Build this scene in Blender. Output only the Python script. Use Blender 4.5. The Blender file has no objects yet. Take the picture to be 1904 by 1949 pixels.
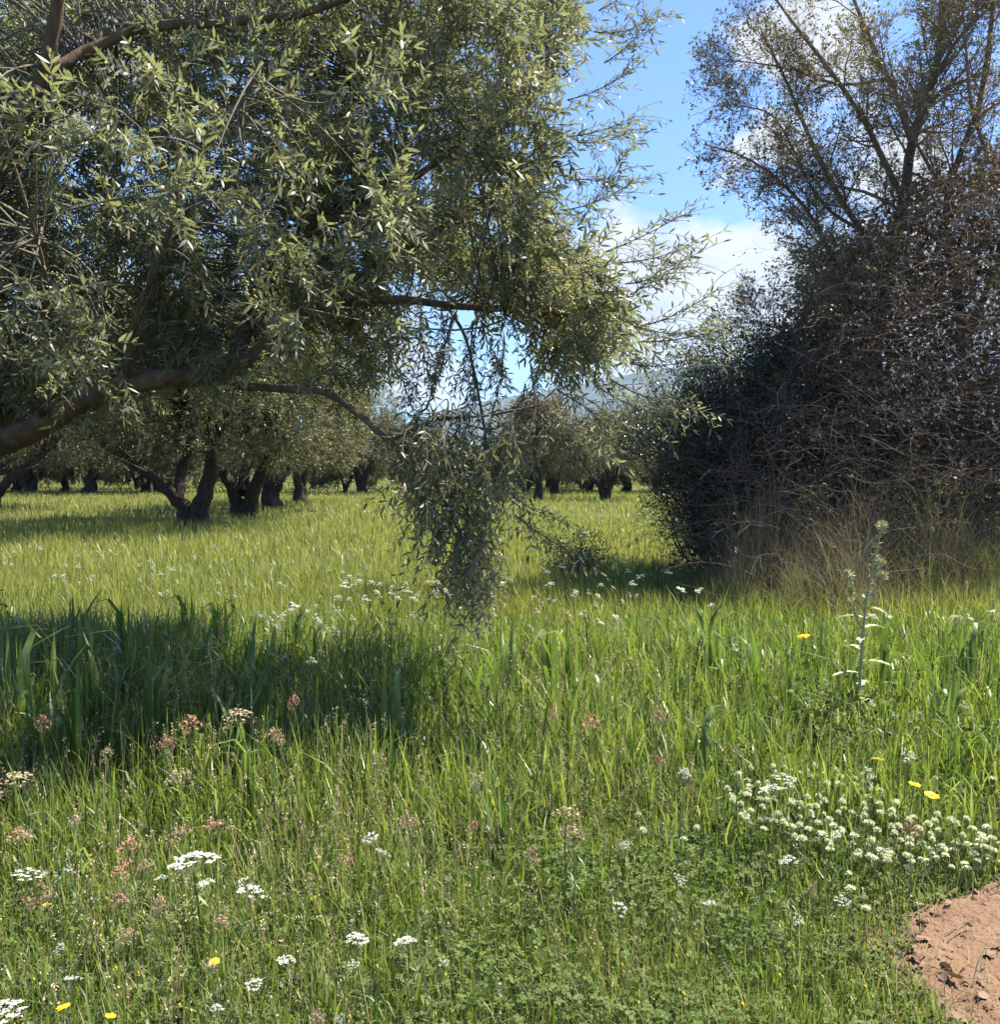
import bpy, bmesh, math
import numpy as np
from mathutils import Vector

RNG = np.random.default_rng(11)
scn = bpy.context.scene
COL = scn.collection
rad = math.radians

# ------------------------------------------------------------------ camera
F_PX, CX, CY = 975.0, 500.5, 512.0
PITCH = rad(-2.6)
CAM_Z = 1.6
S = 1001 / 1904.0
camd = bpy.data.cameras.new("camera")
camd.sensor_fit = 'VERTICAL'
camd.sensor_height = 24.0
camd.lens = F_PX / 1024 * 24.0
camd.clip_start = 0.05
camd.clip_end = 30000
cam = bpy.data.objects.new("camera", camd)
COL.objects.link(cam)
cam.location = (0, 0, CAM_Z)
cam.rotation_euler = (rad(90) + PITCH, 0, 0)
scn.camera = cam
FW = np.array([0, math.cos(PITCH), math.sin(PITCH)])
UP = np.array([0, -math.sin(PITCH), math.cos(PITCH)])


def ray(dx, dy):
    u = (np.asarray(dx, float) * S - CX) / F_PX
    v = (CY - np.asarray(dy, float) * S) / F_PX
    d = FW + np.multiply.outer(u, np.array([1., 0, 0])) + np.multiply.outer(v, UP)
    return d


def at(dx, dy, Y):
    """a survey point: the direction seen at (dx, dy) at real depth Y metres"""
    d = ray(dx, dy)
    return np.array([0, 0, CAM_Z]) + d * (np.asarray(Y, float) / d[..., 1])[..., None]


def on_level(dx, dy, h):
    d = ray(dx, dy)
    t = (CAM_Z - h) / -d[..., 2]
    return np.array([0, 0, CAM_Z]) + d * np.asarray(t)[..., None]


# ------------------------------------------------------------------ numpy helpers
def nrm(a):
    return a / (np.linalg.norm(a, axis=-1, keepdims=True) + 1e-9)


def frames(d, roll=None):
    d = nrm(d)
    ref = np.where(np.abs(d[..., 2:3]) > .95, np.array([1., 0, 0]), np.array([0., 0, 1.]))
    y = nrm(np.cross(ref, d))
    z = np.cross(d, y)
    if roll is not None:
        c, s = np.cos(roll)[..., None], np.sin(roll)[..., None]
        y, z = y * c + z * s, z * c - y * s
    return np.stack([d, y, z], axis=-1)


_perm = np.random.default_rng(3).random((256, 256))


def vnoise(x, y, scale=1.0, seed=0):
    x = np.asarray(x) / scale + 17.3 * seed
    y = np.asarray(y) / scale + 9.7 * seed
    xi, yi = np.floor(x).astype(int), np.floor(y).astype(int)
    fx, fy = x - xi, y - yi
    fx, fy = fx * fx * (3 - 2 * fx), fy * fy * (3 - 2 * fy)
    g = lambda a, b: _perm[a % 256, b % 256]
    return (g(xi, yi) * (1 - fx) + g(xi + 1, yi) * fx) * (1 - fy) + (g(xi, yi + 1) * (1 - fx) + g(xi + 1, yi + 1) * fx) * fy


def fbm(x, y, scale=1.0, seed=0, oct=4):
    s, a, r = 0, .5, 0
    for k in range(oct):
        r = r + a * vnoise(x, y, scale / 2 ** k, seed + k)
        s += a
        a *= .5
    return r / s


def in_poly(px, py, poly):
    poly = np.asarray(poly, float)
    inside = np.zeros(len(px), bool)
    j = len(poly) - 1
    for i in range(len(poly)):
        xi, yi = poly[i]
        xj, yj = poly[j]
        c = ((yi > py) != (yj > py)) & (px < (xj - xi) * (py - yi) / (yj - yi + 1e-12) + xi)
        inside ^= c
        j = i
    return inside


def resample(pts, K):
    pts = np.asarray(pts, float)
    # Catmull-Rom through the points
    P = np.vstack([2 * pts[0] - pts[1], pts, 2 * pts[-1] - pts[-2]])
    n = len(pts) - 1
    u = np.linspace(0, n - 1e-6, K)
    i = u.astype(int)
    t = (u - i)[:, None]
    a, b, c, d = P[i], P[i + 1], P[i + 2], P[i + 3]
    return .5 * (2 * b + (c - a) * t + (2 * a - 5 * b + 4 * c - d) * t ** 2 + (3 * b - a - 3 * c + d) * t ** 3)


class Acc:
    """collects vertices, triangles and quads and links them as ONE mesh object"""

    def __init__(self):
        self.v, self.f3, self.f4, self.m3, self.m4, self.t, self.n = [], [], [], [], [], [], 0

    def add(self, v, f3=None, f4=None, m=0, t=None):
        v = np.asarray(v, float).reshape(-1, 3)
        if f3 is not None and len(f3):
            f3 = np.asarray(f3).reshape(-1, 3)
            self.f3.append(f3 + self.n)
            self.m3.append(np.full(len(f3), m))
        if f4 is not None and len(f4):
            f4 = np.asarray(f4).reshape(-1, 4)
            self.f4.append(f4 + self.n)
            self.m4.append(np.full(len(f4), m))
        self.v.append(v)
        self.t.append(np.zeros(len(v)) if t is None else np.asarray(t, float).reshape(-1))
        self.n += len(v)

    def inst(self, tv, pos, M, f3=None, f4=None, m=0, t=None):
        """template verts tv placed N times with matrices M (N,3,3) at pos (N,3)"""
        N, k = len(pos), len(tv)
        if N == 0:
            return
        v = np.einsum('nij,kj->nki', M, tv) + pos[:, None, :]
        off = (np.arange(N) * k)[:, None, None]
        a = None if f3 is None or not len(f3) else (np.asarray(f3)[None] + off).reshape(-1, 3)
        b = None if f4 is None or not len(f4) else (np.asarray(f4)[None] + off).reshape(-1, 4)
        self.add(v, a, b, m, None if t is None else np.tile(t, N))

    def tubes(self, P, R, sides=5, m=0, rough=0.0):
        P, R = np.asarray(P, float), np.asarray(R, float)
        if P.ndim == 2:
            P, R = P[None], R[None]
        N, K, _ = P.shape
        if N == 0:
            return
        T = nrm(np.gradient(P, axis=1))
        d0 = nrm(P[:, -1] - P[:, 0])
        ref = np.where(np.abs(d0[:, 2:3]) > .8, np.array([1., .13, 0]), np.array([.1, 0., 1.]))[:, None, :]
        A = nrm(np.cross(ref + 0 * T, T))
        B = np.cross(T, A)
        ang = np.linspace(0, 2 * np.pi, sides, endpoint=False)
        rr = R[:, :, None] * np.ones(sides)
        if rough:
            q = RNG.random((N, K, sides))
            q = (q + np.roll(q, 1, 1) + np.roll(q, 1, 2)) / 3
            col = RNG.random((N, 1, sides))
            rr = rr * (1 + rough * (q - .5) * 2 + rough * .8 * (col - .5))
        v = P[:, :, None, :] + rr[..., None] * (np.cos(ang)[:, None] * A[:, :, None, :] + np.sin(ang)[:, None] * B[:, :, None, :])
        i, j = np.meshgrid(np.arange(K - 1), np.arange(sides), indexing='ij')
        a = i * sides + j
        b = i * sides + (j + 1) % sides
        q = np.stack([a, b, b + sides, a + sides], -1).reshape(-1, 4)
        off = (np.arange(N) * K * sides)[:, None, None]
        tt = np.tile(np.repeat(np.linspace(0, 1, K), sides), N)
        self.add(v, None, (q[None] + off).reshape(-1, 4), m, tt)

    def build(self, name, mats, parent=None, smooth=True):
        me = bpy.data.meshes.new(name)
        v = np.concatenate(self.v) if self.v else np.zeros((0, 3))
        f3 = np.concatenate(self.f3) if self.f3 else np.zeros((0, 3), int)
        f4 = np.concatenate(self.f4) if self.f4 else np.zeros((0, 4), int)
        mi = np.concatenate([np.concatenate(self.m3) if self.m3 else np.zeros(0), np.concatenate(self.m4) if self.m4 else np.zeros(0)]).astype(np.int32)
        me.vertices.add(len(v))
        me.vertices.foreach_set("co", v.astype(np.float32).ravel())
        loops = np.concatenate([f3.ravel(), f4.ravel()]).astype(np.int32)
        me.loops.add(len(loops))
        me.loops.foreach_set("vertex_index", loops)
        starts = np.concatenate([np.arange(len(f3)) * 3, len(f3) * 3 + np.arange(len(f4)) * 4]).astype(np.int32)
        me.polygons.add(len(starts))
        me.polygons.foreach_set("loop_start", starts)
        me.polygons.foreach_set("material_index", mi)
        me.polygons.foreach_set("use_smooth", np.full(len(starts), smooth))
        at_ = me.attributes.new("t", 'FLOAT', 'POINT')
        at_.data.foreach_set("value", (np.concatenate(self.t) if self.t else np.zeros(0)).astype(np.float32))
        me.update(calc_edges=True)
        for mt in (mats if isinstance(mats, (list, tuple)) else [mats]):
            me.materials.append(mt)
        o = bpy.data.objects.new(name, me)
        COL.objects.link(o)
        if parent is not None:
            o.parent = parent
        return o


def tag(o, label=None, cat=None, group=None, kind=None):
    if label:
        o['label'] = label
    if cat:
        o['category'] = cat
    if group:
        o['group'] = group
    if kind:
        o['kind'] = kind
    return o


def empty(name, loc, rz=0.0):
    o = bpy.data.objects.new(name, None)
    o.empty_display_size = .1
    COL.objects.link(o)
    o.location = [float(c) for c in loc]
    o.rotation_euler = (0, 0, rz)
    return o


def copy_tree(o, parent=None):
    c = o.copy()
    COL.objects.link(c)
    if parent is not None:
        c.parent = parent
    for ch in list(o.children):
        copy_tree(ch, c)
    return c


ORD = ['leftmost', 'second from the left', 'third from the left', 'fourth from the left', 'fifth from the left', 'sixth from the left', 'seventh from the left',
       'eighth from the left', 'ninth from the left', 'tenth from the left', 'eleventh from the left', 'twelfth from the left', 'thirteenth from the left',
       'fourteenth from the left', 'fifteenth from the left', 'sixteenth from the left', 'seventeenth from the left', 'eighteenth from the left',
       'nineteenth from the left', 'twentieth from the left']

# ------------------------------------------------------------------ materials


def ramp(nt, cols, fac=None):
    r = nt.nodes.new('ShaderNodeValToRGB')
    el = r.color_ramp.elements
    while len(el) < len(cols):
        el.new(.5)
    for i, c in enumerate(cols):
        el[i].position = i / max(1, len(cols) - 1)
        el[i].color = (*c, 1)
    if fac is not None:
        nt.links.new(fac, r.inputs[0])
    return r.outputs[0]


def mixc(nt, fac, a, b, mode='MIX'):
    m = nt.nodes.new('ShaderNodeMix')
    m.data_type = 'RGBA'
    m.blend_type = mode
    for sock, val in ((m.inputs[0], fac), (m.inputs[6], a), (m.inputs[7], b)):
        if isinstance(val, bpy.types.NodeSocket):
            nt.links.new(val, sock)
        elif isinstance(val, tuple):
            sock.default_value = (*val, 1)
        else:
            sock.default_value = val
    return m.outputs[2]


def math_n(nt, op, a, b=None, c=None, clamp=False):
    m = nt.nodes.new('ShaderNodeMath')
    m.operation = op
    m.use_clamp = clamp
    for i, val in enumerate((a, b, c)):
        if val is None:
            continue
        if isinstance(val, bpy.types.NodeSocket):
            nt.links.new(val, m.inputs[i])
        else:
            m.inputs[i].default_value = val
    return m.outputs[0]


def noise_n(nt, scale, detail=4, rough=.55, vec=None):
    n = nt.nodes.new('ShaderNodeTexNoise')
    n.inputs['Scale'].default_value = scale
    n.inputs['Detail'].default_value = detail
    n.inputs['Roughness'].default_value = rough
    if vec is not None:
        nt.links.new(vec, n.inputs['Vector'])
    return n.outputs[0]


def new_mat(name):
    m = bpy.data.materials.new(name)
    m.use_nodes = True
    nt = m.node_tree
    nt.nodes.clear()
    out = nt.nodes.new('ShaderNodeOutputMaterial')
    return m, nt, out


def leaf_mat(name, cols, under=None, rough=.45, spec=.4, transl=.3, tcols=None, patch=None, base=None, trans_gain=1.0):
    """plant matter: random tint per leaf, paler underside, light through the blade"""
    m, nt, out = new_mat(name)
    geo = nt.nodes.new('ShaderNodeNewGeometry')
    c = ramp(nt, cols, geo.outputs['Random Per Island'])
    if patch:
        f = noise_n(nt, patch[0], 3, .5, geo.outputs['Position'])
        f = math_n(nt, 'MULTIPLY_ADD', f, 3.0, -1.0, clamp=True)
        f = math_n(nt, 'MULTIPLY', f, patch[2])
        c = mixc(nt, f, c, patch[1])
    if base:
        a = nt.nodes.new('ShaderNodeAttribute')
        a.attribute_name = 't'
        f = math_n(nt, 'SMOOTHSTEP' if False else 'MULTIPLY_ADD', a.outputs['Fac'], -base[1], 1.0, clamp=True)
        c = mixc(nt, f, c, base[0])
    if under:
        c = mixc(nt, geo.outputs['Backfacing'], c, under)
    p = nt.nodes.new('ShaderNodeBsdfPrincipled')
    nt.links.new(c, p.inputs['Base Color'])
    p.inputs['Roughness'].default_value = rough
    p.inputs['Specular IOR Level'].default_value = spec
    if transl > 0:
        tr = nt.nodes.new('ShaderNodeBsdfTranslucent')
        tc = mixc(nt, 1.0, c, (1.0 * trans_gain, 1.08 * trans_gain, .55 * trans_gain), 'MULTIPLY')
        nt.links.new(tc, tr.inputs[0])
        mx = nt.nodes.new('ShaderNodeMixShader')
        mx.inputs[0].default_value = transl
        nt.links.new(p.outputs[0], mx.inputs[1])
        nt.links.new(tr.outputs[0], mx.inputs[2])
        nt.links.new(mx.outputs[0], out.inputs[0])
    else:
        nt.links.new(p.outputs[0], out.inputs[0])
    return m


def bark_mat(name, cols, scale=12, bump=.6, rough=.9):
    m, nt, out = new_mat(name)
    tc = nt.nodes.new('ShaderNodeTexCoord')
    mp = nt.nodes.new('ShaderNodeMapping')
    mp.inputs['Scale'].default_value = (1, 1, .35)
    nt.links.new(tc.outputs['Object'], mp.inputs[0])
    f = noise_n(nt, scale, 8, .7, mp.outputs[0])
    c = ramp(nt, cols, math_n(nt, 'MULTIPLY_ADD', f, 2.2, -.6, clamp=True))
    p = nt.nodes.new('ShaderNodeBsdfPrincipled')
    nt.links.new(c, p.inputs['Base Color'])
    p.inputs['Roughness'].default_value = rough
    p.inputs['Specular IOR Level'].default_value = .15
    b = nt.nodes.new('ShaderNodeBump')
    b.inputs['Strength'].default_value = bump
    b.inputs['Distance'].default_value = .03
    nt.links.new(f, b.inputs['Height'])
    nt.links.new(b.outputs[0], p.inputs['Normal'])
    nt.links.new(p.outputs[0], out.inputs[0])
    return m


M = {}
M['olive'] = leaf_mat('olive_leaf', [(.075, .082, .04), (.11, .117, .06), (.155, .16, .09), (.16, .155, .065)], under=(.24, .245, .17), rough=.46, spec=.35, transl=.3, trans_gain=1.35)
M['olive_far'] = leaf_mat('olive_leaf_grove', [(.055, .06, .024), (.1, .1, .044), (.15, .147, .07), (.21, .2, .11)], rough=.45, spec=.35, transl=.28)
M['bud'] = leaf_mat('olive_bud', [(.38, .36, .11), (.46, .44, .18), (.36, .38, .13)], rough=.6, spec=.2, transl=.2)
M['twig_olive'] = bark_mat('olive_twig', [(.09, .08, .055), (.2, .18, .13)], 30, .2)
M['bark_olive'] = bark_mat('olive_bark', [(.045, .033, .022), (.12, .085, .055), (.22, .165, .115)], 10, .9)
M['bark_dark'] = bark_mat('dark_bark', [(.018, .014, .011), (.05, .039, .03), (.1, .08, .062)], 14, .8)
M['bark_grey'] = bark_mat('grey_brown_bark', [(.05, .04, .032), (.11, .09, .072), (.19, .155, .125)], 14, .8)
M['twig_bare'] = bark_mat('bare_twig', [(.15, .11, .085), (.32, .245, .195)], 20, .2)
M['cane'] = bark_mat('bramble_cane', [(.11, .082, .064), (.24, .185, .15)], 9, .2)
M['young_leaf'] = leaf_mat('young_leaf', [(.16, .155, .075), (.22, .2, .1), (.28, .21, .12)], rough=.5, spec=.3, transl=.3)
M['bramble_leaf'] = leaf_mat('bramble_leaf', [(.12, .078, .045), (.17, .112, .07), (.09, .09, .035), (.24, .165, .105)], rough=.6, spec=.3, transl=.2)
M['evergreen'] = leaf_mat('evergreen_leaf', [(.018, .032, .02), (.03, .048, .028), (.042, .062, .034)], rough=.35, spec=.5, transl=.15)
M['rust'] = leaf_mat('rusty_leaf', [(.16, .105, .065), (.2, .14, .09), (.14, .1, .065)], rough=.7, spec=.2, transl=.2)
GR = [(.07, .12, .02), (.1, .16, .028), (.15, .2, .04), (.055, .095, .02), (.2, .225, .065), (.28, .29, .14)]
M['grass_tall'] = leaf_mat('tall_grass_blade', GR, rough=.4, spec=.4, transl=.42, patch=(.9, (.16, .2, .045), .5), base=((.15, .15, .05), 3.0), trans_gain=1.5)
M['grass_dry'] = leaf_mat('drying_grass_blade', [(.25, .25, .1), (.36, .33, .17), (.22, .24, .08), (.42, .36, .23)], rough=.6, spec=.25, transl=.35)
M['grass_meadow'] = leaf_mat('meadow_grass_blade', [(.11, .15, .03), (.17, .205, .045), (.22, .24, .07), (.09, .125, .028), (.26, .26, .1), (.34, .33, .18)], rough=.42, spec=.38, transl=.42, patch=(.16, (.24, .235, .06), .75), trans_gain=1.4)
M['broad'] = leaf_mat('broad_grass_blade', [(.1, .15, .04), (.13, .185, .05), (.17, .215, .065)], rough=.36, spec=.5, transl=.4, trans_gain=1.35)
M['clover'] = leaf_mat('clover_leaf', [(.05, .1, .016), (.075, .13, .02), (.12, .17, .03), (.06, .09, .02)], rough=.6, spec=.2, transl=.35, patch=(1.3, (.1, .12, .03), .6), trans_gain=1.2)
M['feather'] = leaf_mat('feathery_leaf', [(.11, .15, .07), (.16, .2, .11), (.13, .16, .06)], rough=.6, spec=.2, transl=.35)
M['white'] = leaf_mat('white_petal', [(.52, .53, .48), (.63, .63, .58)], rough=.6, spec=.2, transl=.25)
M['clover_white'] = leaf_mat('clover_head_petal', [(.66, .67, .53), (.74, .74, .63), (.6, .62, .47)], rough=.6, spec=.2, transl=.3)
M['pink'] = leaf_mat('pinkish_seed', [(.42, .25, .18), (.5, .33, .24), (.36, .25, .17), (.45, .35, .22)], rough=.7, spec=.2, transl=.2)
M['pink_red'] = leaf_mat('reddish_seed', [(.42, .19, .14), (.5, .26, .2), (.36, .2, .15)], rough=.7, spec=.2, transl=.2)
M['tan_seed'] = leaf_mat('tan_seed', [(.42, .33, .2), (.5, .4, .26), (.36, .3, .16), (.44, .3, .22)], rough=.7, spec=.2, transl=.2)
M['stem'] = leaf_mat('green_stem', [(.1, .15, .05), (.14, .17, .07)], rough=.5, spec=.3, transl=.0)
M['thistle'] = leaf_mat('thistle_green', [(.3, .32, .18), (.38, .39, .24)], rough=.5, spec=.35, transl=.2)
M['yellow'] = leaf_mat('yellow_petal', [(.62, .44, .015), (.7, .52, .03)], rough=.5, spec=.2, transl=.2)
M['straw'] = leaf_mat('dry_straw', [(.22, .175, .105), (.31, .25, .16), (.16, .13, .08), (.22, .2, .1)], rough=.65, spec=.3, transl=.25)
M['straw_green'] = leaf_mat('green_straw', [(.2, .2, .07), (.28, .25, .12), (.17, .2, .06), (.33, .28, .16)], rough=.6, spec=.3, transl=.3)
M['dead'] = leaf_mat('dead_leaf', [(.24, .155, .1), (.32, .22, .15), (.16, .105, .07), (.28, .2, .14)], rough=.8, spec=.15, transl=.1)


def ground_mat():
    m, nt, out = new_mat('meadow_ground')
    geo = nt.nodes.new('ShaderNodeNewGeometry')
    pos = geo.outputs['Position']
    f = noise_n(nt, .35, 6, .6, pos)
    c = ramp(nt, [(.045, .05, .018), (.07, .075, .025), (.1, .105, .032), (.125, .12, .04)], math_n(nt, 'MULTIPLY_ADD', f, 2.4, -.7, clamp=True))
    f2 = noise_n(nt, 9, 6, .7, pos)
    c = mixc(nt, math_n(nt, 'MULTIPLY_ADD', f2, 2.5, -.9, clamp=True), c, (.07, .06, .03))
    p = nt.nodes.new('ShaderNodeBsdfPrincipled')
    nt.links.new(c, p.inputs['Base Color'])
    p.inputs['Roughness'].default_value = .95
    p.inputs['Specular IOR Level'].default_value = .1
    nt.links.new(p.outputs[0], out.inputs[0])
    return m


def dirt_mat():
    m, nt, out = new_mat('red_dirt')
    geo = nt.nodes.new('ShaderNodeNewGeometry')
    pos = geo.outputs['Position']
    f = noise_n(nt, 3.0, 8, .65, pos)
    g = noise_n(nt, 160, 3, .7, pos)
    c = ramp(nt, [(.13, .08, .052), (.18, .114, .076), (.25, .165, .113)], math_n(nt, 'MULTIPLY_ADD', f, 1.8, -.4, clamp=True))
    c = mixc(nt, math_n(nt, 'MULTIPLY_ADD', g, 3, -1.2, clamp=True), c, (.17, .105, .068))
    p = nt.nodes.new('ShaderNodeBsdfPrincipled')
    nt.links.new(c, p.inputs['Base Color'])
    p.inputs['Roughness'].default_value = .95
    p.inputs['Specular IOR Level'].default_value = .1
    b = nt.nodes.new('ShaderNodeBump')
    b.inputs['Strength'].default_value = .7
    b.inputs['Distance'].default_value = .006
    nt.links.new(g, b.inputs['Height'])
    nt.links.new(b.outputs[0], p.inputs['Normal'])
    nt.links.new(p.outputs[0], out.inputs[0])
    return m


def hill_mat():
    m, nt, out = new_mat('hill_scrub')
    geo = nt.nodes.new('ShaderNodeNewGeometry')
    f = noise_n(nt, .004, 8, .65, geo.outputs['Position'])
    c = ramp(nt, [(.03, .04, .03), (.06, .065, .045), (.1, .09, .07)], math_n(nt, 'MULTIPLY_ADD', f, 2.5, -.75, clamp=True))
    p = nt.nodes.new('ShaderNodeBsdfPrincipled')
    nt.links.new(c, p.inputs['Base Color'])
    p.inputs['Roughness'].default_value = 1
    p.inputs['Specular IOR Level'].default_value = 0
    nt.links.new(p.outputs[0], out.inputs[0])
    return m


M['ground'], M['dirt'], M['hill'] = ground_mat(), dirt_mat(), hill_mat()

# ------------------------------------------------------------------ light, sky, air
SUN_EL, SUN_AZ = rad(56), rad(64)      # azimuth measured from straight ahead (+Y) towards the right (+X)
sd = np.array([math.sin(SUN_AZ) * math.cos(SUN_EL), math.cos(SUN_AZ) * math.cos(SUN_EL), math.sin(SUN_EL)])
sl = bpy.data.lights.new("sun", 'SUN')
sl.energy = 5.0
sl.angle = rad(.53)
sl.color = (1, .93, .8)
so = bpy.data.objects.new("sun", sl)
COL.objects.link(so)
so.rotation_euler = Vector(-sd).to_track_quat('-Z', 'Y').to_euler()
so.location = (20, 20, 40)

w = bpy.data.worlds.new("World")
scn.world = w
w.use_nodes = True
nt = w.node_tree
nt.nodes.clear()
wo = nt.nodes.new('ShaderNodeOutputWorld')
bg = nt.nodes.new('ShaderNodeBackground')
sky = nt.nodes.new('ShaderNodeTexSky')
sky.sky_type = 'NISHITA'
sky.sun_disc = False
sky.sun_elevation = SUN_EL
sky.sun_rotation = SUN_AZ
sky.dust_density = .6
sky.ozone_density = 2.0
SKY_STRENGTH = .075
tcw = nt.nodes.new('ShaderNodeTexCoord')
dirv = tcw.outputs['Generated']
skyc = mixc(nt, 1.0, sky.outputs[0], (.5, .66, .93), 'MULTIPLY')
mp = nt.nodes.new('ShaderNodeMapping')
mp.inputs['Scale'].default_value = (1, 1, 1.5)
mp.inputs['Location'].default_value = (.37, .11, .23)
nt.links.new(dirv, mp.inputs[0])
nz = noise_n(nt, 7.0, 9, .6, mp.outputs[0])


def blob(dx, dy, r, amp, sq=1.0):
    c = nrm(ray(dx, dy))
    sub = nt.nodes.new('ShaderNodeVectorMath')
    sub.operation = 'SUBTRACT'
    nt.links.new(dirv, sub.inputs[0])
    sub.inputs[1].default_value = c
    sc_ = nt.nodes.new('ShaderNodeVectorMath')
    sc_.operation = 'MULTIPLY'
    nt.links.new(sub.outputs[0], sc_.inputs[0])
    sc_.inputs[1].default_value = (1, 1, sq)
    ln = nt.nodes.new('ShaderNodeVectorMath')
    ln.operation = 'LENGTH'
    nt.links.new(sc_.outputs[0], ln.inputs[0])
    v = math_n(nt, 'MULTIPLY_ADD', ln.outputs['Value'], -amp / r, amp)
    return v


bl = None
for b in [(1390, 570, .21, 1.25, 1.25), (1460, 480, .08, 1.0, 1.0), (1250, 640, .22, 1.15, 1.5), (1700, 600, .2, 1, 1.2), (820, 720, .13, .85, 1.7), (640, 640, .16, .8, 1.5),
          (1470, 270, .085, .75, 1.0), (1530, 80, .11, .8, 1.2), (1720, 300, .12, .7, 1.0), (1215, 425, .045, .45, 1.2), (1210, 300, .04, .28, 1.6), (960, 690, .12, .7, 1.6), (300, 500, .3, .6, 1.5), (100, 100, .3, .5, 1.5)]:
    v = blob(*b)
    bl = v if bl is None else math_n(nt, 'MAXIMUM', bl, v)
bl = math_n(nt, 'MAXIMUM', bl, -.6)
dens = math_n(nt, 'ADD', nz, math_n(nt, 'MULTIPLY_ADD', bl, .55, -.27))
fac = math_n(nt, 'MULTIPLY_ADD', dens, 9.0, -4.0, clamp=True)
mp2 = nt.nodes.new('ShaderNodeMapping')
mp2.inputs['Scale'].default_value = (1, 1, 1.7)
mp2.inputs['Location'].default_value = (.37, .11, .16)
nt.links.new(dirv, mp2.inputs[0])
nz2 = noise_n(nt, 11.0, 7, .55, mp2.outputs[0])
cc = ramp(nt, [(2.75, 2.9, 3.25), (3.45, 3.5, 3.6), (3.95, 3.95, 3.95)], math_n(nt, 'MULTIPLY_ADD', nz2, 3.0, -1.0, clamp=True))
allc = mixc(nt, fac, skyc, cc)
nt.links.new(allc, bg.inputs[0])
bg.inputs[1].default_value = SKY_STRENGTH
nt.links.new(bg.outputs[0], wo.inputs[0])

# ------------------------------------------------------------------ the setting: ground, path, hills, air


def path_edge(y):
    """x of the left edge of the dirt path at depth y"""
    ys = [-6, 1.5, 2.6, 2.85, 3.05, 3.28, 3.5, 3.75, 4.0, 4.3, 5.0]
    xs = [.9, 1.05, 1.3, 1.3, 1.2, 1.28, 1.62, 2.1, 2.75, 3.5, 6.0]
    return np.interp(y, ys, xs)


def on_path(x, y, margin=0.0):
    return (x > path_edge(y) + .26 * (fbm(x, y, .3, 5) - .5) + margin) & (y < 4.6)


def path_z(x, y):
    d = x - path_edge(y) - .26 * (fbm(x, y, .3, 5) - .5)
    z = .006 + np.clip(d, -.4, .06) * .15 + .02 * (fbm(x, y, .3, 21, 5) - .5) + .02 * (fbm(x, y, .05, 31, 3) - .5)
    return z + .025 * np.exp(-((d - .1) / .14) ** 2) * fbm(x, y, .12, 41, 4)


a = Acc()
xs = np.concatenate([[-9000, -3000, -800, -200, -60], np.linspace(-20, 20, 21), [60, 200, 800, 3000, 9000]])
ys = np.concatenate([[-300, -60, -20], np.linspace(-8, 24, 17), [40, 80, 200, 800, 2500, 9000]])
X, Y = np.meshgrid(xs, ys, indexing='ij')
v = np.stack([X, Y, 0 * X], -1).reshape(-1, 3)
i, j = np.meshgrid(np.arange(len(xs) - 1), np.arange(len(ys) - 1), indexing='ij')
q = i * len(ys) + j
a.add(v, None, np.stack([q, q + len(ys), q + len(ys) + 1, q + 1], -1).reshape(-1, 4))
tag(a.build('ground', M['ground']), 'grassy meadow soil under the olive grove', 'ground', kind='structure')

a = Acc()
xs = np.concatenate([np.linspace(.5, .95, 6), np.linspace(1.0, 2.6, 330), np.linspace(2.65, 7.5, 60)])
ys = np.concatenate([np.linspace(-3, 2.2, 30), np.linspace(2.25, 4.3, 400), np.linspace(4.35, 5.2, 10)])
X, Y = np.meshgrid(xs, ys, indexing='ij')
d = X - path_edge(Y) - .26 * (fbm(X, Y, .3, 5) - .5)
Z = path_z(X, Y) + .01 * (np.random.default_rng(5).random(X.shape) - .5)
v = np.stack([X, Y, Z], -1).reshape(-1, 3)
i, j = np.meshgrid(np.arange(len(xs) - 1), np.arange(len(ys) - 1), indexing='ij')
q = i * len(ys) + j
a.add(v, None, np.stack([q, q + len(ys), q + len(ys) + 1, q + 1], -1).reshape(-1, 4))
tag(a.build('dirt_path', M['dirt']), 'reddish dirt path at the meadow edge', 'path', kind='structure')

a = Acc()
xs, ys = np.linspace(-5500, 5500, 260), np.linspace(2600, 7000, 90)
X, Y = np.meshgrid(xs, ys, indexing='ij')
sx = (X / Y * F_PX + CX) / S
prof = np.interp(sx, [-800, 0, 500, 760, 830, 900, 1040, 1200, 1310, 1500, 1800, 2600], [16, 20, 28, 42, 56, 66, 80, 97, 108, 116, 98, 60]) / F_PX * 5200
sh = np.clip(1 - np.abs(Y - 5200) / 2500, 0, 1) ** 1.1
Z = prof * sh * (1 + .16 * (fbm(X, Y, 900, 3, 5) - .5)) + 120 * sh * (fbm(X, Y, 700, 8, 6) - .5) * (sh < .9) - 5
v = np.stack([X, Y, Z], -1).reshape(-1, 3)
i, j = np.meshgrid(np.arange(len(xs) - 1), np.arange(len(ys) - 1), indexing='ij')
q = i * len(ys) + j
a.add(v, None, np.stack([q, q + len(ys), q + len(ys) + 1, q + 1], -1).reshape(-1, 4))
tag(a.build('hills', M['hill']), 'blue mountain ridge beyond the grove', 'mountain', kind='structure')

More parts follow.
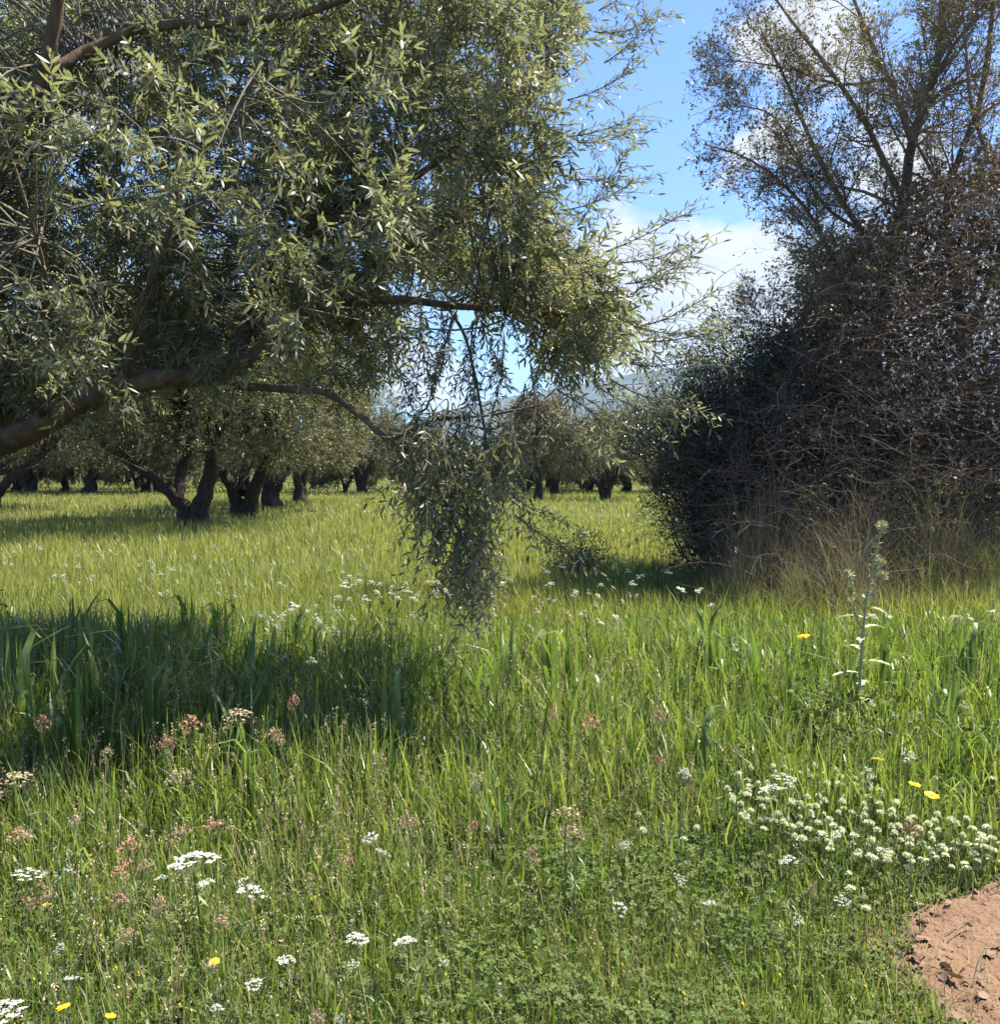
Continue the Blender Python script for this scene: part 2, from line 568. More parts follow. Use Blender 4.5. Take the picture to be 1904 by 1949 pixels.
HAZE = True
if HAZE:
    hm, nt, out = new_mat('haze_air')
    pv = nt.nodes.new('ShaderNodeVolumePrincipled')
    pv.inputs['Color'].default_value = (.5, .73, 1, 1)
    pv.inputs['Density'].default_value = .00008
    pv.inputs['Anisotropy'].default_value = .0
    nt.links.new(pv.outputs[0], out.inputs['Volume'])
    bm = bmesh.new()
    bmesh.ops.create_cube(bm, size=1)
    for vv in bm.verts:
        vv.co = ((vv.co.x) * 19000, vv.co.y * 10000 + 4600, (vv.co.z + .5) * 901 - 7)
    me = bpy.data.meshes.new('haze')
    bm.to_mesh(me)
    bm.free()
    me.materials.append(hm)
    ho = bpy.data.objects.new('haze', me)
    COL.objects.link(ho)
    tag(ho, 'thin bluish haze over the far hills', 'haze', kind='stuff')

# ------------------------------------------------------------------ leaf and spray templates
LEAF6 = np.array([[0, 0, 0], [.3, .5, .0], [.3, -.5, .0], [.66, .46, 0], [.66, -.46, 0], [1, 0, 0]])
L6_3 = [[0, 2, 1], [3, 4, 5]]
L6_4 = [[1, 2, 4, 3]]
LEAF4 = np.array([[0, 0, 0], [.45, -.5, 0], [1, 0, 0], [.45, .5, 0]])
L4_4 = [[0, 1, 2, 3]]


def olive_spray(L, pairs, ll, lw, droop, full=True, curl=.25):
    """a twig with opposite leaves; returns leaf verts (k,3), f3, f4, twig polyline, radii"""
    t = np.linspace(0, 1, 6)
    side = RNG.normal(0, .12)
    P = np.stack([L * t, L * side * t ** 2, -L * droop * t ** 2], -1)
    V, f3, f4, n = [], [], [], 0
    roll0 = RNG.random() * 6.28
    for k in range(pairs):
        s = .08 + .92 * (k + .5) / pairs
        p = np.array([np.interp(s, t, P[:, c]) for c in range(3)])
        tan = nrm(np.array([1, 2 * side * s, -2 * droop * s]))
        fr = frames(tan[None], np.array([roll0 + (k % 2) * 1.57 + RNG.normal(0, .25)]))[0]
        sz = (1 - .45 * abs(s - .5) * 2 * RNG.random()) * RNG.uniform(.75, 1.1)
        for sg in (1, -1):
            if RNG.random() < .1:
                continue
            ang = rad(RNG.uniform(25, 70)) * (1.0 - .5 * (s > .92))
            dv = fr[:, 0] * math.cos(ang) + fr[:, 1] * sg * math.sin(ang)
            M3 = frames(dv[None], np.array([RNG.normal(0, .7)]))[0]
            tv = (LEAF6 if full else LEAF4).copy()
            tv = tv * np.array([ll * sz, lw * sz, 1])
            tv[:, 2] = -curl * ll * sz * (tv[:, 0] / (ll * sz)) ** 2 * RNG.uniform(-.3, 1)
            V.append(tv @ M3.T + p)
            if full:
                f3 += [[x + n for x in f] for f in L6_3]
                f4 += [[x + n for x in f] for f in L6_4]
            else:
                f4 += [[x + n for x in f] for f in L4_4]
            n += len(tv)
    return np.concatenate(V), np.array(f3).reshape(-1, 3), np.array(f4), P, np.linspace(.0022, .001, 6) * (1 if full else 2)


def put_sprays(leafacc, twigacc, protos, pos, dirs, sc, sides=3):
    which = RNG.integers(0, len(protos), len(pos))
    Mx = frames(dirs, RNG.normal(0, .6, len(pos))) * sc[:, None, None]
    for k, (tv, f3, f4, P, Rr) in enumerate(protos):
        s = which == k
        if not s.any():
            continue
        leafacc.inst(tv, pos[s], Mx[s], f3, f4)
        if twigacc is not None:
            PP = np.einsum('nij,kj->nki', Mx[s], P) + pos[s][:, None, :]
            twigacc.tubes(PP, np.tile(Rr, (s.sum(), 1)), sides)


def rand_dir(n):
    return nrm(RNG.normal(0, 1, (n, 3)))


def arcs(p0, p1, K, sag=0.1, wig=.05):
    """curved twigs from p0 to p1"""
    t = np.linspace(0, 1, K)[None, :, None]
    L = np.linalg.norm(p1 - p0, axis=-1)[:, None, None]
    mid = RNG.normal(0, 1, (len(p0), 1, 3)) * wig * L
    mid[..., 2] += (sag * L)[..., 0]
    return p0[:, None] * (1 - t) + p1[:, None] * t + mid * 4 * t * (1 - t)


def grow(P, R, n, t0, t1, length, ang, K=5, rr=.55, lift=0.0, wig=.12, tip=.35, ltaper=.4):
    """n side shoots on every polyline of P"""
    N, Kp, _ = P.shape
    t = RNG.uniform(t0, t1, (N, n))
    u = t * (Kp - 1)
    i = np.minimum(u.astype(int), Kp - 2)
    f = (u - i)[..., None]
    ar = np.arange(N)[:, None]
    p = P[ar, i] * (1 - f) + P[ar, i + 1] * f
    T = nrm(P[ar, i + 1] - P[ar, i])
    r = R[ar, i] * (1 - f[..., 0]) + R[ar, i + 1] * f[..., 0]
    Fm = frames(T)
    az = RNG.uniform(0, 6.28, (N, n))
    an = RNG.normal(ang, ang * .25, (N, n))
    d = Fm[..., 0] * np.cos(an)[..., None] + np.sin(an)[..., None] * (Fm[..., 1] * np.cos(az)[..., None] + Fm[..., 2] * np.sin(az)[..., None])
    d = d.reshape(-1, 3)
    p = p.reshape(-1, 3)
    L = length * RNG.uniform(.5, 1.25, len(p)) * (1 - ltaper * t.reshape(-1))
    out = [p]
    for k in range(K - 1):
        d = nrm(d + RNG.normal(0, wig, d.shape) + np.array([0, 0, lift]))
        out.append(out[-1] + d * (L / (K - 1))[:, None])
    Pn = np.stack(out, 1)
    Rn = (r.reshape(-1) * rr)[:, None] * np.linspace(1, tip, K)[None]
    return Pn, Rn


# ------------------------------------------------------------------ near olive tree
NEAR_BASE = np.array([-4.35, 7.4, 0.0])
olive = empty('olive_tree', NEAR_BASE)
tag(olive, 'large near olive tree overhanging the meadow, with drooping spray reaching the grass', 'tree', 'olive trees of the grove')


def limb(points, widths, K=26, sides=10, rough=.14):
    P = np.array([at(x, y, Y) for x, y, Y in points])
    ctr = resample(P, K)
    Ys = np.interp(np.linspace(0, 1, K), np.linspace(0, 1, len(points)), [p[2] for p in points])
    Wd = np.interp(np.linspace(0, 1, K), np.linspace(0, 1, len(widths)), widths)
    Rr = Wd * S * Ys / F_PX / 2
    ctr = ctr + RNG.normal(0, 1, ctr.shape) * Rr[:, None] * .12
    return ctr, Rr


trunk_pts = np.array([[-4.35, 7.4, -.1], [-4.4, 7.4, .5], [-4.25, 7.3, 1.1], [-4.0, 7.15, 1.7], [-3.8, 7.1, 2.1]])
T0 = resample(trunk_pts, 14)
a = Acc()
a.tubes(T0 - NEAR_BASE, np.interp(np.linspace(0, 1, 14), [0, .15, .6, 1], [.5, .36, .3, .24]), 16, rough=.22)
a.build('trunk', M['bark_olive'], olive)
LIMBS = [
    ([(-240, 870, 7.1), (-40, 850, 6.9), (80, 805, 6.7), (160, 762, 6.6), (240, 728, 6.5), (340, 716, 6.6), (440, 706, 6.7), (520, 650, 6.8), (600, 590, 6.9), (700, 520, 7.0), (850, 430, 7.0), (980, 330, 7)], [64, 56, 46, 44, 40, 36, 34, 32, 28, 22, 16, 8]),
    ([(440, 706, 6.7), (470, 620, 6.9), (530, 510, 7.1), (590, 420, 7.2), (628, 340, 7.3), (660, 200, 7.4), (740, 40, 7.5), (800, -160, 7.5)], [32, 30, 30, 29, 26, 22, 18, 8]),
    ([(-240, 860, 7.1), (-120, 600, 6.6), (-20, 330, 6.2), (50, 200, 6.0), (85, 130, 5.9), (112, 0, 5.8), (150, -200, 5.8)], [56, 48, 40, 30, 26, 24, 12]),
    ([(50, 200, 6.0), (110, 130, 6.0), (165, 95, 6.1), (280, 50, 6.2), (420, 42, 6.3), (560, 28, 6.4), (700, -20, 6.5), (860, -120, 6.6)], [22, 21, 20, 19, 17, 15, 11, 6]),
    ([(590, 430, 7.2), (640, 400, 7.1), (690, 370, 6.9), (800, 330, 6.7), (920, 240, 6.5), (1040, 160, 6.4)], [20, 18, 16, 14, 10, 6]),
    ([(600, 590, 6.9), (720, 570, 6.5), (850, 580, 6.2), (980, 590, 5.9), (1090, 600, 5.7), (1180, 590, 5.6)], [20, 17, 14, 11, 8, 5]),
    ([(240, 728, 6.5), (260, 600, 6.2), (310, 480, 5.9), (350, 330, 5.7), (440, 230, 5.6), (500, 120, 5.5)], [12, 10, 9, 8, 6, 3]),
    ([(450, 735, 6.7), (540, 740, 6.2), (620, 748, 5.8), (690, 795, 5.5), (740, 840, 5.35), (790, 870, 5.3), (850, 960, 5.2), (900, 1080, 5.15)], [16, 14, 13, 12, 10, 8, 6, 3]),
    ([(850, 580, 6.2), (885, 640, 5.8), (905, 720, 5.5), (920, 800, 5.3), (935, 900, 5.2)], [7, 6, 5, 5, 3]),
    ([(740, 840, 5.35), (830, 800, 5.2), (930, 790, 5.1), (1030, 770, 5.0)], [7, 6, 5, 3]),
    ([(80, 800, 6.7), (60, 700, 6.1), (90, 560, 5.6), (60, 420, 5.2)], [14, 12, 9, 5]),
]
limb_pts = []
for pts, wd in LIMBS:
    ctr, Rr = limb(pts, wd)
    a = Acc()
    a.tubes(ctr - NEAR_BASE, Rr, 10, rough=.13)
    a.build('limb', M['bark_olive'], olive)
    limb_pts.append(ctr)
HANG = limb_pts[7]
limb_all = np.concatenate([p_ for k_, p_ in enumerate(limb_pts) if k_ not in (7, 8, 9)])
protos = [olive_spray(RNG.uniform(.24, .4), int(RNG.integers(9, 13)), .082, .0162, RNG.uniform(.05, .35)) for _ in range(18)]
protos_hang = [olive_spray(RNG.uniform(.24, .36), int(RNG.integers(5, 9)), .074, .0145, RNG.uniform(.1, .6)) for _ in range(8)]

MAIN = [(-420, -420), (1040, -420), (1070, -100), (1090, 20), (1040, 150), (1030, 260), (1010, 350), (1000, 410), (1060, 460), (1130, 540), (1160, 620), (1130, 680), (1060, 690), (1010, 660), (960, 590), (880, 540), (790, 520), (735, 560), (720, 640), (690, 710),
        (640, 720), (560, 700), (400, 730), (250, 720), (120, 750), (0, 780), (-420, 840)]
lv, tw, bd = Acc(), Acc(), Acc()
n = 3600
px, py = RNG.uniform(-420, 1300, n), RNG.uniform(-420, 860, n)
ok = in_poly(px, py, MAIN)
px, py = px[ok], py[ok]
dep = 6.2 + 2.6 * RNG.random(len(px)) ** .9 + .3 * (px < 300)
frontal = (RNG.random(len(px)) < .07) & (px < 800) & (py > 150)
dep = np.where(frontal, RNG.uniform(4.6, 5.6, len(px)), dep)
dep = np.where(px > 900, 5.4 + 2.0 * RNG.random(len(px)), dep)
c0 = at(px, py, dep)
hole = vnoise(c0[:, 0] + 40, c0[:, 2] + .3 * c0[:, 1] + 20, .55, 2)
keep = (hole > .29) | frontal
keep &= ~((py < -40) & (RNG.random(len(py)) < .82))
c0, px = c0[keep], px[keep]
centre = np.array([-2.2, 7.2, 3.6])
od = nrm((c0 - centre) * np.array([1, 1, .7]))
# each branchlet: a curved shoot from the nearest limb, then sprays along its outer part
dist = np.linalg.norm(c0[:, None] - limb_all[None], axis=-1)
near = limb_all[np.argmin(dist + RNG.random(dist.shape) * .5, axis=1)]
br = arcs(near, c0, 7, .08, .07)
tw.tubes(br - NEAR_BASE, np.linspace(.008, .003, 7)[None] * np.ones((len(br), 1)), 4)
per = 7
B = np.repeat(np.arange(len(c0)), per)
sd_ = nrm(od[B] * .7 + rand_dir(len(B)) * .75 + np.array([0, 0, -.12]))
sp = c0[B] + rand_dir(len(B)) * RNG.uniform(0, .16, len(B))[:, None]
put_sprays(lv, tw, protos, sp - NEAR_BASE, sd_, RNG.uniform(.8, 1.15, len(B)))
print('near sprays', len(B))
# long free shoots on the sunlit right-hand rim
rim = [(1130, 60, 6, 1240, 60), (1150, 120, 6, 1235, 85), (1080, 190, 6, 1215, 130), (1080, 260, 6, 1205, 215), (1100, 270, 5.8, 1200, 260), (1060, 330, 6, 1180, 360), (1070, 400, 5.8, 1195, 365), (1100, 430, 5.7, 1170, 330),
       (1150, 480, 5.6, 1320, 430), (1180, 500, 5.6, 1290, 470), (1200, 560, 5.5, 1270, 515), (1220, 620, 5.5, 1335, 590), (1220, 650, 5.4, 1365, 630), (1200, 690, 5.4, 1330, 680), (1160, 720, 5.4, 1320, 775), (1130, 730, 5.3, 1255, 790),
       (1060, 740, 5.3, 1150, 790), (1000, 730, 5.3, 980, 800), (930, 650, 5.5, 985, 690), (900, 610, 5.6, 880, 730), (800, 600, 5.7, 800, 720), (870, 590, 5.7, 835, 690), (840, 590, 5.6, 870, 700), (910, 600, 5.5, 900, 760), (800, 560, 5.7, 775, 720), (960, 640, 5.4, 945, 790), (1010, 690, 5.3, 1020, 800), (1140, 20, 6, 1200, -30), (1170, 600, 5.5, 1330, 650), (1190, 540, 5.5, 1300, 500),
       (760, 700, 5.6, 800, 800), (1040, 770, 5.1, 1110, 820), (1030, 790, 5.1, 1130, 860), (960, 930, 5.1, 1050, 985), (980, 980, 5.1, 1110, 1065)]
rp0 = np.array([at(r[0], r[1], r[2]) for r in rim])
rp1 = np.array([at(r[3] + RNG.normal(0, 12), r[4] - RNG.uniform(-5, 40) * (r[4] < 690 and r[0] > 1000), r[2] - .15) for r in rim])
rb = arcs(rp0, rp1, 8, -.06, .03)
tw.tubes(rb - NEAR_BASE, np.linspace(.005, .0015, 8)[None] * np.ones((len(rb), 1)), 4)
for k in range(7):
    tang = nrm(rb[:, min(k + 1, 7)] - rb[:, k])
    for q_ in range(2):
        put_sprays(lv, tw, protos_hang[:5], rb[:, k] - NEAR_BASE, nrm(tang + .55 * rand_dir(len(rb))), RNG.uniform(.5, .9, len(rb)))
tang = nrm(rb[:, 7] - rb[:, 6])
put_sprays(lv, tw, protos_hang, rb[:, 6] - NEAR_BASE, tang, RNG.uniform(.7, .95, len(rb)))
# flower buds among the outer leaves
nb = 700
w_ = np.clip((px - 300) / 900, .08, 1) ** 1.2
idx = RNG.choice(len(c0), nb, p=w_ / w_.sum())
bc = c0[idx] + rand_dir(nb) * .14 - np.array([0, .28, 0])
OCT = np.array([[1, 0, 0], [-1, 0, 0], [0, 1, 0], [0, -1, 0], [0, 0, 1], [0, 0, -1]]) * .0065
OCT3 = [[0, 2, 4], [2, 1, 4], [1, 3, 4], [3, 0, 4], [2, 0, 5], [1, 2, 5], [3, 1, 5], [0, 3, 5]]
B = np.repeat(np.arange(nb), 22)
ax = nrm(rand_dir(nb) + np.array([0, -.2, .2]))
bp = bc[B] + ax[B] * RNG.uniform(-.07, .07, len(B))[:, None] + rand_dir(len(B)) * RNG.uniform(.004, .024, len(B))[:, None]
bd.inst(OCT, bp - NEAR_BASE, np.tile(np.eye(3), (len(B), 1, 1)) * RNG.uniform(.7, 1.2, len(B))[:, None, None], OCT3)
# hanging spray
hb, hn, ht = [], [], []
cl_poly = [(760, 800), (860, 800), (930, 830), (1010, 805), (985, 870), (965, 960), (950, 1040), (955, 1100), (945, 1165), (925, 1185), (890, 1140), (865, 1080), (800, 1010), (765, 980), (780, 930), (755, 860)]
n = 1000
qx, qy = RNG.uniform(700, 1060, n), RNG.uniform(770, 1210, n)
ok = in_poly(qx, qy, cl_poly)
qx, qy = qx[ok], qy[ok]
hc = at(qx, qy, 4.9 + .75 * RNG.random(len(qx)))
hc = hc[RNG.random(len(hc)) < .52]
hsrc = np.concatenate([HANG[13:], limb_pts[8][20:], limb_pts[9][3:]])
dd = np.linalg.norm(hc[:, None] - hsrc[None], axis=-1) + np.clip(hc[:, None, 2] - hsrc[None, :, 2] + .1, 0, 9) * 4
nearh = hsrc[np.argmin(dd + RNG.random(dd.shape) * .25, 1)]
ok = (nearh[:, 2] > hc[:, 2] - .04) | (RNG.random(len(hc)) < .12)
hc, nearh = hc[ok], nearh[ok]
hbr = arcs(nearh, hc, 9, .22, .1)
tw.tubes(hbr - NEAR_BASE, np.linspace(.005, .0014, 9)[None] * np.ones((len(hbr), 1)), 4)
hl, hl2 = Acc(), Acc()
for q_ in range(5):
    k_ = 8 - q_
    tg = nrm(hbr[:, k_] - hbr[:, k_ - 1])
    sel = RNG.random(len(hc)) < (1, .5, .4, .3, .25)[q_]
    dv = nrm(tg * .7 + rand_dir(len(hc)) * .8 + np.array([0, 0, -.55]))
    put_sprays(hl, tw, protos_hang, (hbr[:, k_] - NEAR_BASE)[sel], dv[sel], RNG.uniform(.55, 1.05, sel.sum()))
lv.build('crown', M['olive'], olive)
tag(hl.build('hanging_spray', M['olive'], olive), 'long spray of leaves hanging down to the grass')
tw.build('twigs', M['twig_olive'], olive)
bd.build('blossom', M['bud'], olive)

# ------------------------------------------------------------------ olive trees of the grove


def grove_olive(limbs, trunk_r, crown_c, crown_r, n_clump, per, leaf_l, leaf_w, leaf_mat_, label, full=False, zmin=.8):
    """limbs: list of polylines in local metres; crown: clumps of leaf sprays on branches"""
    root = empty('olive_tree', (0, 0, 0))
    tag(root, label, 'tree', 'olive trees of the grove')
    tk = Acc()
    allp = []
    for k, (pts, r0, r1) in enumerate(limbs):
        P = resample(np.array(pts, float), 16)
        Rr = np.linspace(1, 0, 16) ** 1.0 * (r0 - r1) + r1
        if pts[0][2] <= 0:
            Rr[:4] *= np.array([1.5, 1.25, 1.1, 1.03])
        P[1:-1] += RNG.normal(0, .12, (14, 3)) * Rr[1:-1, None]
        tk.tubes(P, Rr, 10, rough=.2)
        allp.append(P[6:])
    cr, br_ = Acc(), Acc()
    allp = np.concatenate(allp)
    d = rand_dir(n_clump * 3)
    rr = RNG.uniform(.35, 1, len(d)) ** .6
    c = np.array(crown_c) + d * rr[:, None] * np.array(crown_r)
    # lumpy outline
    lump = vnoise(d[:, 0] * 3 + 50, d[:, 2] * 3 + d[:, 1] * 2 + 50, .8, int(RNG.integers(50)))
    c = np.array(crown_c) + (c - np.array(crown_c)) * (.72 + .45 * lump)[:, None]
    c = c[c[:, 2] > zmin + 2.0 * np.exp(-((c[:, 0] / 2.3) ** 2)) * (c[:, 1] < 1.8)][:n_clump]
    dist = np.linalg.norm(c[:, None] - allp[None], axis=-1)
    src = allp[np.argmin(dist + RNG.random(dist.shape) * .6, 1)]
    ab = arcs(src, c, 7, .1, .08)
    br_.tubes(ab, np.linspace(.03, .008, 7)[None] * np.ones((len(ab), 1)), 4)
    pr = [olive_spray(.5, 10, leaf_l, leaf_w, RNG.uniform(.1, .5), full) for _ in range(10)]
    B = np.repeat(np.arange(len(c)), per)
    od = nrm(c - np.array(crown_c))
    dv = nrm(od[B] * .6 + rand_dir(len(B)) * .8 + np.array([0, 0, -.15]))
    sp = c[B] + rand_dir(len(B)) * (RNG.random(len(B)) ** .5 * .42)[:, None]
    put_sprays(cr, None, pr, sp, dv, RNG.uniform(.75, 1.2, len(B)))
    tk.build('trunk', M['bark_dark'], root)
    br_.build('branches', M['bark_dark'], root)
    cr.build('crown', leaf_mat_, root)
    return root


# main mid tree: V-shaped trunk about 27 m away
def base_at(dx, dy):
    p = on_level(dx, dy, 0.0)
    return p


LA = 'olive tree whose short trunk forks low into a wide V over dark shade'
pA = base_at(365, 1004)
kA = pA[1] / F_PX * S      # metres per photo pixel at that depth
VLIMBS = [
    ([(-.1, 0, -.1), (-.14, 0, .35), (-.35, .1, .75), (-.95, .15, 1.3), (-1.75, .2, 1.8), (-2.9, .3, 2.5)], .27, .08),
    ([(.12, 0, -.1), (.22, 0, .4), (.45, -.05, 1.1), (.62, -.1, 1.9), (.85, -.1, 2.8), (1.5, -.2, 4.2)], .29, .09),
    ([(-.35, 0, .75), (-.35, .4, 1.6), (-.1, .8, 2.8), (.1, 1.2, 4.2)], .15, .07),
    ([(.5, 0, 1.3), (.7, -.4, 2.2), (.5, -1.0, 3.4)], .17, .07),
    ([(.65, 0, 2.0), (1.7, .2, 2.9), (3.0, .2, 3.6)], .17, .06),
]
tA = grove_olive(VLIMBS, .4, (.2, -.9, 4.2), (4.7, 5.4, 3.0), 640, 11, .1, .028, M['olive_far'], LA)
tA.location = pA
tB = grove_olive([
    ([(0, 0, -.1), (-.15, 0, .6), (-.5, .1, 1.3), (-1.1, .1, 2.3), (-1.8, .2, 3.3)], .27, .08),
    ([(.1, 0, -.1), (.3, 0, .7), (.75, .0, 1.6), (1.2, .1, 2.6), (1.6, .2, 3.8)], .27, .08),
    ([(0, 0, .8), (.1, .5, 1.9), (.2, .9, 3.4)], .2, .07)], .36, (.1, 0, 3.8), (4.2, 4.0, 2.9), 430, 10, .115, .034, M['olive_far'],
    'olive tree just right of the main forked one, its fork narrower')
tC = grove_olive([
    ([(0, 0, -.1), (.02, 0, .7), (-.25, .1, 1.5), (-.7, .2, 2.8), (-1.0, .2, 3.6)], .34, .09),
    ([(.16, 0, -.1), (.2, 0, .8), (.5, .1, 1.7), (.9, .2, 3.0)], .32, .09),
    ([(0, .1, .8), (0, .8, 2.0), (.1, 1.2, 3.4)], .2, .07)], .3, (0, 0, 3.7), (3.9, 3.9, 2.8), 360, 9, .14, .045, M['olive_far'],
    'grove olive')
tB.location = base_at(460, 988)
grove_spots = [  # photo px of the trunk base, proto, scale, label
    (520, 970, tC, 1.0, 'third olive behind the forked tree, with two upright stems'),
    (572, 957, tB, .95, 'far olive behind the two-stemmed olive, left of the hanging spray'),
    (-15, 972, tA, .95, 'olive tree cut by the left edge of the picture'),
    (1150, 952, tB, .68, 'small olive with many-stemmed base in the open gap beside the dark bush'),
    (1058, 943, tC, .68, 'olive left of the many-stemmed one, partly behind drooping leaves'),
    (1192, 936, tC, .85, 'olive trunk between the many-stemmed olive and the dark bush'),
    (1000, 938, tA, .58, 'olive seen straight through the bottom of the hanging spray'),
    (690, 940, tB, .95, 'distant olive to the left of the hanging spray, trunk in shade'),
    (170, 941, tC, 1.0, 'distant olive beyond the sunny patch left of the forked tree'),
    (60, 938, tB, 1.0, 'distant olive at the back left, over yellow grass'),
    (280, 936, tA, .95, 'back-row olive seen under the left limb of the forked tree'),
    (790, 936, tC, .62, 'back-row olive behind the upper part of the hanging spray'),
    (1250, 938, tB, .95, 'back-row olive half hidden by the dark bush'),
    (1110, 932, tA, .7, 'back-row olive above and behind the many-stemmed olive'),
]
tD = grove_olive([([(0, 0, -.1), (.05, 0, .6), (-.2, .1, 1.4), (-.5, .2, 2.6)], .3, .08), ([(.1, 0, .4), (.5, 0, 1.2), (.9, .1, 2.6)], .2, .07)], .3, (0, 0, 2.9), (4.4, 3.6, 2.9), 420, 9, .17, .06, M['olive_far'],
    'olive with a skirt of low branches in the second tree line, leftmost', zmin=.3)
tD.location = (-40, 64, 0)
used = {id(tC): False}
for (dx, dy, pr, sc_, lab) in grove_spots:
    if pr is tC and not used[id(tC)]:
        o = tC
        used[id(tC)] = True
    else:
        o = copy_tree(pr)
    p = base_at(dx, dy)
    o.location = p
    o.rotation_euler = (0, 0, float(RNG.uniform(0, 6.28)) if dx != 1150 else .2)
    o.scale = (sc_, sc_, sc_ * (1 if dx < 700 else .95))
    o['label'] = lab
# last rows, closing the view
k = 0
for Yr, xs_ in ((64, np.arange(-33, 18, 6.3)), (78, np.arange(-52, 60, 7.6)), (95, np.arange(-60, 64, 7.5)), (118, np.arange(-70, 70, 7.0))):
    for xx in xs_:
        x_, y_ = xx + RNG.normal(0, 1.2), Yr + RNG.normal(0, 2.5)
        if -1 < x_ / y_ * 10 < 1.1 and Yr < 90:
            pass
        if x_ / y_ > .30 and Yr != 78:
            continue
        o = copy_tree(tD if Yr == 64 else [tD, tB, tC, tD][k % 4])
        o.location = (x_, y_, 0)
        s_ = RNG.uniform(.8, 1.0) * (.62 if -.2 < x_ / y_ < .03 else .85 if x_ / y_ > .03 else 1.1)
        o.scale = (s_, s_, s_)
        o.rotation_euler = (0, 0, RNG.uniform(0, 6.28))
        o['label'] = 'distant olive in the tree line closing the meadow'
        o['group'] = 'olives of the far tree line'
        k += 1
# the rusty tree
rt = grove_olive([([(0, 0, -.1), (.1, 0, 1.2), (-.1, 0, 2.4), (.1, 0, 4.2)], .2, .06)], .2, (0, 0, 3.3), (1.8, 1.8, 1.9), 110, 9, .13, .05, M['rust'], 'x')
rt.name = 'rusty_tree'
tag(rt, 'rust-brown leaved tree among the green olives behind the hanging spray', 'tree', 'trees beyond the meadow')
rt.location = at(1022, 940, 47) * np.array([1, 1, 0])

# ------------------------------------------------------------------ right-hand thicket


def bush_fill(acc, pos, leaf_l, leaf_w, n_leaf, spread, twigacc=None):
    """little shoots with leaves round every point"""
    B = np.repeat(np.arange(len(pos)), n_leaf)
    p = pos[B] + rand_dir(len(B)) * (RNG.random(len(B)) ** .5 * spread)[:, None]
    d = nrm(rand_dir(len(B)) + np.array([0, 0, .25]))
    Mx = frames(d, RNG.uniform(0, 6.28, len(B))) * RNG.uniform(.7, 1.25, len(B))[:, None, None]
    acc.inst(LEAF4 * np.array([leaf_l, leaf_w, 1]), p, Mx, None, L4_4)


# dark evergreen shrub
evb = np.array([3.7, 13.6, 0])
ev = empty('evergreen_shrub', evb)
tag(ev, 'dense dark blue-green shrub at the left end of the thicket', 'shrub')
lf, st = Acc(), Acc()
d = rand_dir(2300)
d[:, 2] = np.abs(d[:, 2]) * np.sign(RNG.random(len(d)) - .35)
lump = vnoise(d[:, 0] * 3 + 20, d[:, 2] * 3 + d[:, 1] + 20, .7, 6)
c = d * (RNG.uniform(.25, 1, len(d)) ** .45)[:, None] * np.array([1.9, 1.7, 1.95]) * (.75 + .4 * lump)[:, None] + np.array([0, 0, 1.75])
c = c[c[:, 2] > .05]
ab = arcs(np.stack([RNG.normal(0, .35, len(c)), RNG.normal(0, .3, len(c)), RNG.uniform(0, .5, len(c))], -1), c, 6, .05, .08)
st.tubes(ab, np.linspace(.012, .003, 6)[None] * np.ones((len(ab), 1)), 3)
bush_fill(lf, c, .042, .02, 34, .24)
n2 = 90
tipc = nrm(RNG.normal(0, 1, (n2, 3)) * np.array([1, 1, .6]) + np.array([-.3, 0, .7])) * np.array([1.85, 1.6, 1.9]) + np.array([0, 0, 1.75])
tipd = nrm(tipc - np.array([0, 0, 1.2]) + rand_dir(n2) * .6)
for q_ in range(5):
    bush_fill(lf, tipc + tipd * .09 * q_, .04, .018, 6, .07)
st.tubes(arcs(tipc - tipd * .2, tipc + tipd * .45, 5), np.linspace(.004, .0015, 5)[None] * np.ones((n2, 1)), 3)
lf.build('crown', M['evergreen'], ev)
st.build('stems', M['bark_dark'], ev)

# bramble thicket
brb = np.array([6.4, 12.6, 0])
bt = empty('bramble_thicket', brb)
tag(bt, 'brown tangled thicket of bare brambles filling the right side', 'thicket')
cn, bl_ = Acc(), Acc()


def thicket_top(x):
    return np.interp(x, [2.6, 3.4, 4.4, 5.4, 6.5, 9.5, 12], [1.5, 2.6, 4.5, 5.6, 6.1, 6.4, 5])


n = 8500
cx_ = RNG.uniform(2.8, 11.5, n)
cy_ = 12.9 + RNG.normal(0, 1.25, n)
tz = thicket_top(cx_) * np.sqrt(np.clip(1 - ((cy_ - 13.0) / 3.2) ** 2, .05, 1))
cz_ = tz * RNG.random(n) ** .95
cz_ = np.clip(cz_, .1, None)
c = np.stack([cx_, cy_, cz_], -1)
dv = nrm(rand_dir(n) * np.array([1, .8, .6]) + np.array([0, -.15, .1]))
L = RNG.uniform(.5, 1.7, n)
out_ = [c]
for k in range(7):
    dv = nrm(dv + RNG.normal(0, .2, dv.shape) + np.array([0, 0, -.09]))
    out_.append(out_[-1] + dv * (L / 7)[:, None])
CP = np.stack(out_, 1)
CP[..., 2] = np.maximum(CP[..., 2], .02)
CR = np.linspace(1, .4, 8)[None] * RNG.uniform(.002, .0045, n)[:, None]
cn.tubes(CP - brb, CR, 4)
P2, R2 = grow(CP[:6500], CR[:6500], 7, .1, 1, .36, .9, K=4, wig=.25)
cn.tubes(P2 - brb, np.maximum(R2, .0013), 3)
sel = RNG.choice(len(P2), 16000, replace=False)
bush_fill(bl_, P2[sel, -1] - brb, .04, .024, 3, .07)
